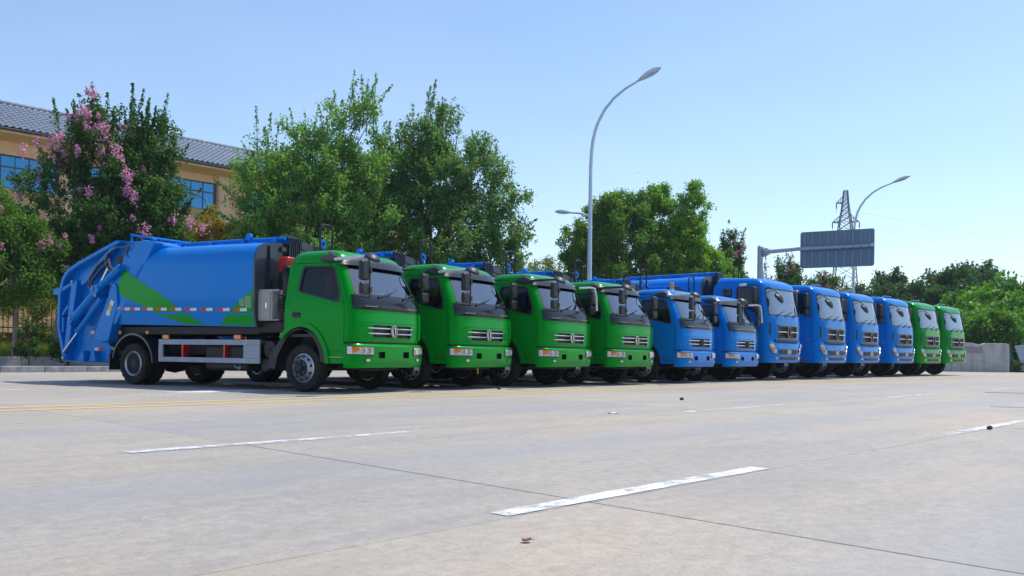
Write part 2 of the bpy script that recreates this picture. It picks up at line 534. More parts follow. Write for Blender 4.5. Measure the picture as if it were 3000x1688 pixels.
# ------------------------------------------------------------------ kerb, verge, walls on the far-left side
def verge():
    k = random.Random(11)
    def stones(name, n, r0, r1, L, w, z0, z1, m, slope=.05):
        b = MB(); b.add([RN(r0, n - w, z0 - .02), RN(r1, n - w, z0 - .02), RN(r1, n - .01, z0 - .02), RN(r0, n - .01, z0 - .02)], [(0, 1, 2, 3)])
        root = tag(b.build(name, KERBM), kind='structure')
        sb = MB(); sb.prism([(0, z0), (0, z1 - .03), (-slope, z1), (-w, z1), (-w, z0)], -L / 2 + .008, L / 2 - .008, 'x')
        first = None; r = r0
        while r < r1:
            if first is None: o = first = sb.build('kerb_stone', m, root, bev=.012)
            else: o = first.copy(); COL.objects.link(o)
            o.location = RN(r + L / 2, n + k.uniform(-.012, .012), k.uniform(-.01, .006)); o.rotation_euler = (0, 0, TH + k.uniform(-.008, .008))
            # local +y points away from the viewer in the lane frame
            r += L
        return root
    stones('kerb', -27.2, 1.5, 62, 1.15, .32, -.05, .17, KERBM, .09)
    stones('raised_kerb', -29.6, 1.5, 26, 1.4, .22, .08, .42, PAVE)
    b = MB()
    b.add([RN(-20, -27.5, .12), RN(80, -27.5, .12), RN(80, -29.6, .14), RN(-20, -29.6, .14)], [(0, 1, 2, 3)])
    tag(b.build('planting_bed', SOIL), kind='structure')
    b = MB(); b.add([RN(-20, -29.8, .40), RN(26, -29.8, .40), RN(26, -31.6, .41), RN(-20, -31.6, .41)], [(0, 1, 2, 3)]); tag(b.build('footpath', PAVE), kind='structure')
    b = MB(); b.add([RN(-20, -31.6, .42), RN(90, -31.6, .42), RN(90, -36.2, .75), RN(-20, -36.2, .75), RN(-20, -80, .8), RN(90, -80, .8)], [(0, 1, 2, 3), (3, 2, 5, 4)])
    tag(b.build('lawn_bank', mat('turf_soil', (.10, .12, .035), .95, var=.4, vscale=2)), kind='structure')
    # grass blades on the bank
    q = MB(); kk = random.Random(2)
    for i in range(9000):
        r = kk.uniform(3, 15); n = -31.7 - 4.4 * kk.random(); z = .42 + (-31.6 - n) / 4.6 * .33
        c = RN(r, n, z); h = kk.uniform(.10, .34); a = kk.uniform(0, PI); w = .018
        d = Vector((math.cos(a) * w, math.sin(a) * w, 0)); t = Vector((kk.uniform(-.1, .1), kk.uniform(-.1, .1), h))
        q.add([c - d, c + d, c + t], [(0, 1, 2)])
    g = q.build('grass', leafmat('grass_leaf', [(.16, .22, .03), (.30, .30, .06), (.10, .17, .03)]), sharp=0, recalc=False); tag(g, kind='stuff')
    # low brown wall with black railing
    w = MB(); w.prism([(-36.3, .6), (-36.6, .6), (-36.6, 1.22), (-36.3, 1.22)], 1, 2, 'x')
    o = empty('railing_wall', 'low brown wall with black upright railings behind the grass bank', 'fence', RN(2, -36.4, .6), TH)
    w = MB(); w.box(-4, 20, -.13, .13, 0, .60); w.box(-4, 20, -.17, .17, .601, .68); w.build('wall_base', mat('brown_render', (.30, .13, .06), .8, var=.2), o, bev=.01)
    bar = MB(); bar.tube([(0, 0, .68), (0, 0, 2.35)], .018, 5); bar.lathe([(.03, 0), (.001, .09)], (0, 0, 2.35), (0, 0, 1), 6)
    f = None
    for i in range(130):
        if f is None: c = f = bar.build('railing_bar', BLACKP, o)
        else: c = f.copy(); COL.objects.link(c)
        c.location = (-4 + i * .17, 0, 0)
    for z in (.85, 2.2):
        q = MB(); q.box(-4, 18, -.02, .02, z, z + .04); q.build('railing_rail', BLACKP, o)

# ------------------------------------------------------------------ foliage
def leafmat(name, cols, trans=.46, rough=.5):
    if name in MATS: return MATS[name]
    m = bpy.data.materials.new(name); m.use_nodes = True
    nt = m.node_tree; p = nt.nodes['Principled BSDF']; out = nt.nodes['Material Output']
    rv = nd(nt, 'ShaderNodeNewGeometry').outputs['Random Per Island']
    k = len(cols)
    c = ramp(nt, rv, [((i + .5) / k, cc) for i, cc in enumerate(cols)])
    nt.links.new(c, p.inputs['Base Color']); p.inputs['Roughness'].default_value = rough
    p.inputs['Specular IOR Level'].default_value = .28
    t = nd(nt, 'ShaderNodeBsdfTranslucent')
    tc = mixc(nt, 1., c, (1.35, 1.5, .55), 'MULTIPLY'); nt.links.new(tc, t.inputs[0])
    mx = nd(nt, 'ShaderNodeMixShader'); mx.inputs[0].default_value = trans
    nt.links.new(p.outputs[0], mx.inputs[1]); nt.links.new(t.outputs[0], mx.inputs[2]); nt.links.new(mx.outputs[0], out.inputs[0])
    MATS[name] = m
    return m
BARK = mat('bark', (.12, .09, .065), .9, var=.4, vscale=6, bmp=1, bscale=25)
PALEBARK = mat('pale_bark', (.26, .20, .15), .85, var=.3, vscale=5, bmp=.6, bscale=12)

def leaf_mesh(name, P, size, m, rng, parent=None, aspect=.55, fold=.25, up=1.1):
    """P: (n,3) leaf centres; each leaf is a folded diamond of its own direction"""
    n = len(P)
    d = rng.normal(size=(n, 3)); d[:, 2] -= .25; d /= np.linalg.norm(d, axis=1)[:, None]
    nn = rng.normal(size=(n, 3)); nn[:, 2] += up; nn -= d * (nn * d).sum(1)[:, None]; nn /= np.linalg.norm(nn, axis=1)[:, None]
    w = np.cross(d, nn)
    l = size * rng.uniform(.65, 1.25, (n, 1))
    a = P - d * l * .5; b = P + d * l * .5
    e = P + w * l * aspect * .5 + nn * l * fold * .3; f = P - w * l * aspect * .5 + nn * l * fold * .3
    V = np.stack([a, e, b, f], 1).reshape(-1, 3).astype(np.float32)
    me = bpy.data.meshes.new(name)
    me.vertices.add(4 * n); me.vertices.foreach_set('co', V.ravel())
    me.loops.add(4 * n); me.loops.foreach_set('vertex_index', np.arange(4 * n, dtype=np.int32))
    me.polygons.add(n); me.polygons.foreach_set('loop_start', np.arange(0, 4 * n, 4, dtype=np.int32))
    me.polygons.foreach_set('loop_total', np.full(n, 4, np.int32))
    me.materials.append(m); me.update(calc_edges=True); me.validate()
    o = bpy.data.objects.new(name, me); COL.objects.link(o)
    if parent: o.parent = parent
    return o

def crown_points(rng, lobes, ntw, lpt, tw_len, spread, upb, shell=.55, low=None):
    """sprays of twigs: sprays sit through the lobes, each a fan of short lines of leaves"""
    fan = 7; nc = max(6, ntw // fan)
    vol = np.array([l[3] * l[4] * l[5] for l in lobes]) ** .75; vol /= vol.sum()
    idx = rng.choice(len(lobes), nc, p=vol)
    L = np.array(lobes)[idx]
    d = rng.normal(size=(nc, 3)); d /= np.linalg.norm(d, axis=1)[:, None]
    rad = rng.uniform(shell ** 2, 1, nc) ** .5
    lump = 1 + .16 * np.sin(d[:, 0] * 5 + idx) * np.sin(d[:, 1] * 4.3 + 2 * idx) + .12 * np.sin(d[:, 2] * 7 + 3 * idx + d[:, 0] * 6)
    base = L[:, :3] + d * L[:, 3:6] * (rad * lump)[:, None]
    cd = d * np.array([1, 1, .6]) + np.array([0, 0, 1]) * upb + rng.normal(size=(nc, 3)) * .25
    cd /= np.linalg.norm(cd, axis=1)[:, None]
    td = cd[:, None, :] + rng.normal(size=(nc, fan, 3)) * .42
    td /= np.linalg.norm(td, axis=2)[:, :, None]
    ln = tw_len * rng.uniform(.7, 1.35, (nc, 1, 1, 1)) * rng.uniform(.65, 1.1, (nc, fan, 1, 1))
    t = rng.uniform(0, 1, (nc, fan, lpt, 1)) ** .8
    P = base[:, None, None, :] + td[:, :, None, :] * (t - .3) * ln + rng.normal(size=(nc, fan, lpt, 3)) * spread * (1.2 - .7 * t)
    return P.reshape(-1, 3), base

def limbs(mb, rng, base_pts, trunk, r0, nl, fork_z):
    """tapered trunk and limbs that reach into the crown"""
    T = [Vector(p) for p in trunk]; n = len(T)
    mb.tube(T, [r0 * (1 - .6 * i / (n - 1)) for i in range(n)], 9)
    pick = base_pts[rng.choice(len(base_pts), min(nl, len(base_pts)), replace=False)]
    for p in pick:
        p = Vector(p); k = rng.uniform(fork_z, .95); j = k * (n - 1); i = min(int(j), n - 2)
        s = T[i].lerp(T[i + 1], j - i)
        m1 = s.lerp(p, .4) + Vector((rng.normal() * .15, rng.normal() * .15, .25)); m2 = s.lerp(p, .75) + Vector((rng.normal() * .2, rng.normal() * .2, .12))
        rr = r0 * (1 - .6 * k) * .5
        mb.tube([s, m1, m2, p], [rr, rr * .7, rr * .4, .012], 5)

def tree(name, label, cat, loc, lobes, m, seed, ntw=900, lpt=24, size=.12, tw_len=.8, spread=.16, upb=.6, trunk=None, r0=.16, nl=26, fork=.3, bark=None, group=None, shell=.5, spikes=None, blossoms=None, aspect=.55):
    rng = np.random.default_rng(seed)
    root = empty(name, label, cat, loc, 0, group)
    P, B = crown_points(rng, lobes, ntw, lpt, tw_len, spread, upb, shell)
    if spikes:
        # long upright leafy shoots: (x, y, z, lean_x, lean_y, length)
        Q = []
        for (x, y, z, lx, ly, ln, cnt) in spikes:
            t = rng.uniform(0, 1, (cnt, 1)) ** 1.1
            dirv = np.array([lx, ly, 1.0]); dirv /= np.linalg.norm(dirv)
            Q.append(np.array([x, y, z]) + dirv * t * ln + rng.normal(size=(cnt, 3)) * (spread * .85 * (1.12 - t)))
        P = np.concatenate([P] + Q)
    tr = trunk or [(0, 0, -.1), (.05, .03, lobes[0][2] * .45), (0, .1, lobes[0][2] * .85), (.1, 0, lobes[0][2] + lobes[0][5] * .5)]
    mb = MB(); limbs(mb, rng, B, tr, r0, nl, fork)
    if spikes:
        for (x, y, z, lx, ly, ln, cnt) in spikes:
            d = Vector((lx, ly, 1)).normalized(); mb.tube([Vector((x, y, z)) - d * .6, Vector((x, y, z)) + d * ln * .9], [.022, .006], 4)
    mb.build('trunk', bark or BARK, root)
    leaf_mesh('crown', P, size, m, rng, root, aspect)
    if blossoms:
        cl, bm_, per, bs = blossoms
        C = []
        for (x, y, z, s) in cl:
            x, y, z = x + rng.normal() * .28, y + rng.normal() * .15, z + rng.normal() * .28; s *= .78
            q = rng.normal(size=(int(per * s), 3)) * np.array([.075, .075, .12]) * s; C.append(np.array([x, y, z]) + q)
        o = leaf_mesh('blossoms', np.concatenate(C), bs, bm_, rng, root, .9); o['kind'] = 'stuff'
    return root

DARKG = leafmat('myrtle_leaf', [(0.045, 0.112, 0.032), (0.072, 0.162, 0.041), (0.101, 0.213, 0.045), (0.057, 0.121, 0.036)])
FRESHG = leafmat('fresh_leaf', [(0.093, 0.194, 0.034), (0.143, 0.252, 0.037), (0.067, 0.151, 0.034)])
TALLOW = leafmat('broad_tree_leaf', [(0.087, 0.249, 0.065), (0.132, 0.321, 0.077), (0.204, 0.379, 0.077), (0.321, 0.349, 0.071), (0.104, 0.277, 0.071)])
TALLOW2 = leafmat('broad_tree_leaf_dark', [(0.071, 0.192, 0.071), (0.105, 0.256, 0.077), (0.151, 0.307, 0.083), (0.262, 0.249, 0.065), (0.087, 0.217, 0.077)])
CAMPH = leafmat('evergreen_leaf', [(0.145, 0.304, 0.026), (0.198, 0.384, 0.033), (0.092, 0.224, 0.026), (0.251, 0.396, 0.040)])
CAMPHD = leafmat('evergreen_leaf_olive', [(0.100, 0.224, 0.033), (0.147, 0.283, 0.040), (0.077, 0.183, 0.033), (0.201, 0.283, 0.041)])
GOLD = leafmat('golden_leaf', [(0.340, 0.260, 0.015), (0.420, 0.240, 0.012), (0.300, 0.120, 0.015), (0.260, 0.270, 0.020)])
YELG = leafmat('yellow_green_leaf', [(0.170, 0.220, 0.020), (0.220, 0.250, 0.030), (0.120, 0.180, 0.020)])
WOODG = leafmat('wood_leaf', [(.038, .100, .036), (.052, .125, .038), (.072, .155, .040), (.042, .088, .036)])
BUSHG = leafmat('bush_leaf', [(0.112, 0.262, 0.030), (0.158, 0.330, 0.038), (0.075, 0.180, 0.030)])
PINK = leafmat('pink_blossom', [(.68, .27, .58), (.76, .38, .68), (.58, .20, .48), (.76, .44, .70)], .3, .6)
PALEPINK = leafmat('faded_pink_blossom', [(.50, .24, .36), (.55, .32, .38), (.42, .18, .26)], .3, .6)
verge()

# ------------------------------------------------------------------ building on the left
def building():
    FR = R_(0)
    root = empty('orange_building', 'long orange plastered building with a grey tiled roof behind the trees', 'building', RN(12.7, -47.25, 0), TH)
    # local frame: x along the facade, -y towards the viewer, z up
    WALL = mat('orange_render', (.88, .50, .25), .85, var=.10, vscale=1.1, bmp=.25, bscale=30)
    TRIMM = mat('orange_trim', (.84, .54, .31), .8, var=.08)
    BRK = mat('ochre_brick', (.66, .42, .15), .8, var=.25, vscale=14)
    BRK2 = mat('ochre_brick_pale', (.70, .48, .20), .8, var=.2, vscale=14)
    MORT = mat('brick_mortar', (.22, .13, .06), .95)
    TILE = mat('grey_glazed_tile', (.26, .275, .31), .25, 0, .8, var=.25, vscale=1.5)
    FRM = mat('grey_window_frame', (.07, .09, .13), .4, .3)
    wins = [(-1.30, 2.65, 8.55, 10.22), (3.25, 6.93, 8.66, 10.32), (7.53, 11.22, 8.82, 10.45), (13.0, 16.6, 8.85, 10.5), (17.3, 20.9, 8.85, 10.5)]
    low = [(a, b, 4.4, 6.2) for a, b, c, d in wins]
    X0, X1 = -10, 25
    w = MB()
    w.panel([(X0, 0), (X1, 0), (X1, 11.3), (X0, 11.3)], [[(a, c), (b, c), (b, d), (a, d)] for a, b, c, d in wins + low], lambda x, z: (x, 0, z), 0, (0, .35, 0))
    w.box(X1 - .3, X1, .36, 9.5, 0, 11.3); w.box(X0, X0 + .3, .36, 9.5, 0, 11.3); w.box(X0, X1, 9.5, 9.8, 0, 11.3)
    w.build('wall', WALL, root)
    # pilasters, downpipe, cornice
    for x in (2.67, 6.95, 11.36, 16.7, 21.1):
        q = MB(); q.box(x + .03, x + .53, -.10, .004, 0, 10.95); q.build('pilaster', TRIMM, root, bev=.02)
    q = MB(); q.tube([(11.31, -.12, 0), (11.31, -.12, 10.9)], .065, 8); q.build('downpipe', TRIMM, root)
    for z in (9.62, 10.45):
        q = MB(); q.box(11.95, 16.0 if z > 10 else 12.9, -.012, .003, z, z + .03); q.build('render_groove', MORT, root)
    q = MB(); q.prism([(-.02, 10.86), (-.72, 11.12), (-.78, 11.12), (-.78, 11.36), (.2, 11.36), (.2, 10.86)], X0 - .3, X1 + .3, 'x'); q.build('cornice', TRIMM, root)
    q = MB(); q.tube([(X0 - .3, -.86, 11.30), (X1 + .3, -.86, 11.30)], .07, 8); q.build('gutter', mat('brown_gutter', (.12, .07, .045), .5), root)
    # windows
    kk = random.Random(4)
    for wi, (a, b, c, d) in enumerate(wins + low):
        f = MB(); yw = .14
        e = .06
        for x0, x1, z0, z1 in ((a, a + e, c, d), (b - .16, b, c, d), (a + e, b - .16, c, c + e), (a + e, b - .16, d - e, d)): f.box(x0, x1, yw - .05, yw + .03, z0, z1)
        tz = c + (d - c) * .63; f.box(a + e, b - .16, yw - .04, yw + .02, tz, tz + .07)
        n = 6 if wi in (0,) else 5
        xs = [a + (b - .1 - a) * i / n for i in range(1, n)]
        for i, x in enumerate(xs):
            ww = .05 if i % 2 else .03
            f.box(x - ww / 2, x + ww / 2, yw - .035, yw + .015, c + e, tz); f.box(x - ww / 2, x + ww / 2, yw - .035, yw + .015, tz + .07, d - e)
        fr = f.build('window', FRM, root)
        xs = [a + .03] + xs + [b - .13]
        for i in range(len(xs) - 1):
            for z0, z1 in ((c + .03, tz + .03), (tz + .04, d - .03)):
                q = MB(); t = kk.uniform(-.004, .004)
                q.add([(xs[i], yw - t, z0), (xs[i + 1], yw + t, z0), (xs[i + 1], yw + t, z1), (xs[i], yw - t, z1)], [(0, 1, 2, 3)]); q.build('pane', BGLASS, fr)
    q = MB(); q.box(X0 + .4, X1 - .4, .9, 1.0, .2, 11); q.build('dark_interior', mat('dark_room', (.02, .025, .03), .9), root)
    # brick panels under the windows
    bw, bh = .205, .092
    kinds = []
    for m_ in (BRK, BRK2):
        q = MB(); q.box(-bw / 2 + .008, bw / 2 - .008, -.028, .0, -bh / 2 + .008, bh / 2 - .008); kinds.append(q.build('brick', m_, root))
    first = [True, True]
    st = MB(); cnt = 0
    for wi, (a, b, c, d) in enumerate(wins):
        top = c - .02; bot = c - 2.3
        q = MB(); q.add([(a, -.004, bot), (b, -.004, bot), (b, -.004, top), (a, -.004, top)], [(0, 1, 2, 3)]); q.build('mortar_bed', MORT, root)
        rows = int((top - bot) / bh)
        for i in range(rows):
            z = top - bh * (i + .5); off = (i % 2) * bw / 2
            x = a + bw / 2 - off
            while x < b:
                if x - bw / 2 >= a - .01 and x + bw / 2 <= b + .01:
                    if wi in (0, 2) and i < 16 and cnt < 290 and not (wi == 2 and x < 9.4):
                        k = kk.randint(0, 1)
                        if first[k]: o = kinds[k]; first[k] = False
                        else: o = kinds[k].copy(); COL.objects.link(o)
                        o.location = (x, -.004 - kk.uniform(0, .006), z); cnt += 1
                    else:
                        st.box(x - bw / 2 + .008, x + bw / 2 - .008, -.03, -.004, z - bh / 2 + .008, z + bh / 2 - .008)
                x += bw
    o = st.build('brickwork', BRK, root, sharp=0); o['kind'] = 'stuff'
    # roof slope of pan tiles
    rise = math.atan2(2.35, 4.95); sl = math.hypot(2.35, 4.95)
    q = MB(); q.prism([(-.95, 11.34), (4.0, 13.68), (8.95, 11.34), (8.95, 11.30), (-.95, 11.30)], X0 - .3, X1 + .3, 'x'); rf = q.build('roof', TILE, root)
    tw, tl = .30, .40
    tm = MB(); U = np.linspace(0, 1, 9)
    prof = [(-.152 + .304 * u, .028 + .032 * math.cos(2 * PI * u)) for u in U]
    tm.grid([[(x, -.02, h + .03) for x, h in prof], [(x, tl + .05, h) for x, h in prof]])
    tm.grid([[(x, -.02, h + .03) for x, h in prof], [(x, -.02, h - .01) for x, h in prof]])
    rowsn = int(sl / tl)
    t0 = tm.build('roof_tile', TILE, rf, sharp=60)
    M = Matrix.Rotation(rise, 4, 'X')
    cells = []
    for i in range(rowsn):
        for j in range(int((X1 - X0 + .6) / tw)):
            cells.append((i, X0 - .3 + tw * (j + .5)))
    vis = [c for c in cells if -1.5 < c[1] < 13.5]
    vis.sort(key=lambda c: (abs(c[1] - 0.6) if c[1] < 4 else abs(c[1] - 10.5) + .3) + c[0] * .01)
    single = set(vis[:300]); used = False
    stv, stf = [], []
    src = [Vector(v.co) for v in t0.data.vertices]; sf = [tuple(p.vertices) for p in t0.data.polygons]
    for (i, x) in cells:
        ds = i * tl
        base = Vector((x + kk.uniform(-.004, .004), -.98 + ds * math.cos(rise), 11.36 + ds * math.sin(rise) + kk.uniform(0, .006)))
        if (i, x) in single:
            if not used: o = t0; used = True
            else: o = t0.copy(); COL.objects.link(o)
            o.location = base; o.rotation_euler = (rise, 0, 0)
        else:
            b0 = len(stv); stv += [base + M @ v for v in src]; stf += [[k + b0 for k in f] for f in sf]
    q = MB(); q.v = [tuple(v) for v in stv]; q.f = stf; q.m = [0] * len(stf)
    o = q.build('tile_field', TILE, rf, sharp=60, recalc=False); o['kind'] = 'stuff'
    q = MB()
    for x in np.arange(X0 - .2, X1 + .2, .4): q.tube([(float(x), 4.0, 13.74), (float(x) + .42, 4.0, 13.76)], .11, 8)
    q.build('ridge_tiles', TILE, rf)
    v = empty('roof_ventilator', 'small round metal ventilator cap on the tiled roof ridge', 'ventilator', root.matrix_world @ Vector((0, 0, 0)), TH)
    p = RN(12.7 - .1, -47.25 - 3.9, 13.75); v.location = p
    q = MB(); q.lathe([(.28, -.2), (.28, .34)], (0, 0, 0), (0, 0, 1), 18); q.build('vent_pipe', STEEL, v)
    q = MB(); q.lathe([(.62, .36), (.64, .40), (.45, .52), (.2, .60), (.001, .62)], (0, 0, 0), (0, 0, 1), 22)
    for a in range(4): q.box(.25 * math.cos(a * PI / 2) - .02, .25 * math.cos(a * PI / 2) + .02, .25 * math.sin(a * PI / 2) - .02, .25 * math.sin(a * PI / 2) + .02, .3, .42)
    q.build('vent_cap', STEEL, v)
building()
# ================================================================== TRUCKS
class Front:
    """plan curve of a cab front: half width W(z), side start xs(z), nose fx(z); tau in -1..1 is arc length"""
    def __init__(s, W, xs, fx, n=3.5):
        s.W, s.xs, s.fx, s.n = interp(W), interp(xs), interp(fx), n
    def table(s, z):
        ph = np.linspace(-PI / 2, PI / 2, 241); ph = np.sign(ph) * (PI / 2) * (np.abs(ph) / (PI / 2)) ** 1.6
        si, co = np.sin(ph), np.abs(np.cos(ph))
        y = s.W(z) * np.sign(si) * np.abs(si) ** (2 / s.n)
        x = s.xs(z) + (s.fx(z) - s.xs(z)) * co ** (2 / s.n)
        d = np.r_[0, np.cumsum(np.hypot(np.diff(x), np.diff(y)))]
        return 2 * d / d[-1] - 1, x, y, d[-1]
    def P(s, tau, z, off=0.):
        t, x, y, L = s.table(z)
        px, py = np.interp(tau, t, x), np.interp(tau, t, y)
        if off:
            e = .01
            ax, ay = np.interp(tau - e, t, x), np.interp(tau - e, t, y); bx, by = np.interp(tau + e, t, x), np.interp(tau + e, t, y)
            dx, dy = bx - ax, by - ay; l = math.hypot(dx, dy) or 1
            px += off * dy / l; py -= off * dx / l
        return (float(px), float(py), z)
    def tau(s, y, z):
        t, x, yy, L = s.table(z)
        return float(np.interp(y, yy, t))
    def grid(s, taus, zs, off=0., dz=None):
        return [[s.P(t, z, off(t, z) if callable(off) else off) for t in taus] for z in zs]


def wheel(parent, x, y, side, R, w, front, hubm, scale=1.):
    """wheel at (x, y): side -1/+1 tells which way the outer face looks"""
    o = (x, y, R); ax = (0, side, 0)
    rr = R * .585
    m = MB(); h = w / 2
    if front:
        prof = [(rr, -h + .02), (rr + .012, h - .025), (rr - .018, h - .012), (rr - .03, h - .04), (rr - .035, h - .02), (R * .40, h + .012), (R * .36, h + .03), (.0, h + .03)]
        m.lathe(prof, o, ax, 40)
        H = R * .49; hole_h = h + .0
    else:
        prof = [(rr, -h + .02), (rr + .012, h - .02), (rr - .008, h - .006), (rr - .03, h - .02), (rr - .055, h - .06), (rr - .065, -h * .1), (R * .40, -h * .25), (.0, -h * .25)]
        m.lathe(prof, o, ax, 40)
        H = R * .45; hole_h = -h * .2
    wh = m.build('wheel', SILVER, parent)
    dk = MB(); dk.lathe([(.001, -h - .005), (rr - .01, -h + .0), (rr - .012, -h + .015)], o, ax, 28); dk.build('brake_drum', CHASSIS, wh)
    a = Vector(ax); u = Vector((1, 0, 0)); v = Vector((0, 0, 1))
    # dark hand holes
    hb = MB()
    for k in range(10):
        t = 2 * PI * k / 10 + .2
        c = Vector(o) + u * (H * math.cos(t)) + v * (H * math.sin(t))
        hb.lathe([(.001, .014), (R * .052, .012), (R * .056, -.02)], c + a * hole_h, ax, 10)
    hb.build('hand_hole', BLACKP, wh)
    b = MB()
    if front:
        b.lathe([(R * .36, h + .0), (R * .355, h + .045), (R * .2, h + .05), (R * .19, h + .085), (R * .13, h + .10), (.001, h + .10)], o, ax, 28)
    else:
        b.lathe([(R * .27, -h * .25), (R * .26, h * .45), (R * .2, h * .75), (.001, h * .78)], o, ax, 28)
    b.build('hub', hubm, wh)
    nb = MB()
    for k in range(6):
        t = 2 * PI * k / 6 + .5
        c = Vector(o) + u * (R * .29 * math.cos(t)) + v * (R * .29 * math.sin(t))
        nb.lathe([(R * .04, 0), (R * .04, .035), (R * .022, .04), (R * .02, .02), (.001, .02)], c + a * (h + .045 if front else -h * .2), ax, 8)
    nb.build('wheel_nut', STEEL, wh)['kind'] = 'stuff'
    t = MB(); N = 88
    def rad(k, i):
        if i in (3, 4, 7, 8):
            return 1.0 if (k // 2) % 2 else .966
        if i in (5, 6):
            return 1.0 if (k // 2 + 1) % 2 else .985
        return 1.
    prof = [(rr + .005, -h + .03), (rr + .03, -h + .005), (R * .82, -h), (R * .955, -h + .012), (R * .995, -h * .62), (R, -h * .3), (R, h * .3), (R * .995, h * .62), (R * .955, h - .012), (R * .82, h), (R * .70, h - .002), (rr + .03, h - .005), (rr + .005, h - .03)]
    t.lathe(prof, o, ax, N, rad=rad)
    t.build('tyre', RUBBER, wh, sharp=25)
    return wh

def emblem(parent, c, r, m):
    """oval badge with two swept swallow-tail crescents"""
    b = MB(); c = Vector(c)
    def oval(rx, rz, k=28): return [(rx * math.cos(2 * PI * i / k), rz * math.sin(2 * PI * i / k)) for i in range(k)]
    b.panel(oval(r * .86, r), [oval(r * .76, r * .89)], lambda u, v: (c.x + .012, c.y + u, c.z + v), 0, (-.03, 0, 0))
    b.panel(oval(r * .76, r * .89), [], lambda u, v: (c.x - .006, c.y + u, c.z + v), 0, (-.012, 0, 0), 1)
    for sgn in (1, -1):
        L = []
        for i in range(9):
            t = R_(-60 + 150 * i / 8); L.append((r * .62 * math.cos(t) * .9, r * .74 * math.sin(t)))
        for i in range(8, -1, -1):
            t = R_(-30 + 110 * i / 8); L.append((r * .30 * math.cos(t) - r * .02, r * .46 * math.sin(t) + r * .04))
        L = [(p[0] * sgn, p[1] * sgn) for p in L]
        b.panel(L, [], lambda u, v: (c.x + .008, c.y + u, c.z + v), 0, (-.014, 0, 0))
    return b.build('emblem', [m, NAVY], parent, sharp=30)

def lens_panel(F, poly, off, th, L):
    """polygon in (tau, z) laid on front F"""
    m = MB()
    m.panel(poly, [], lambda t, z: F.P(t / L, z, off), .06)
    return m

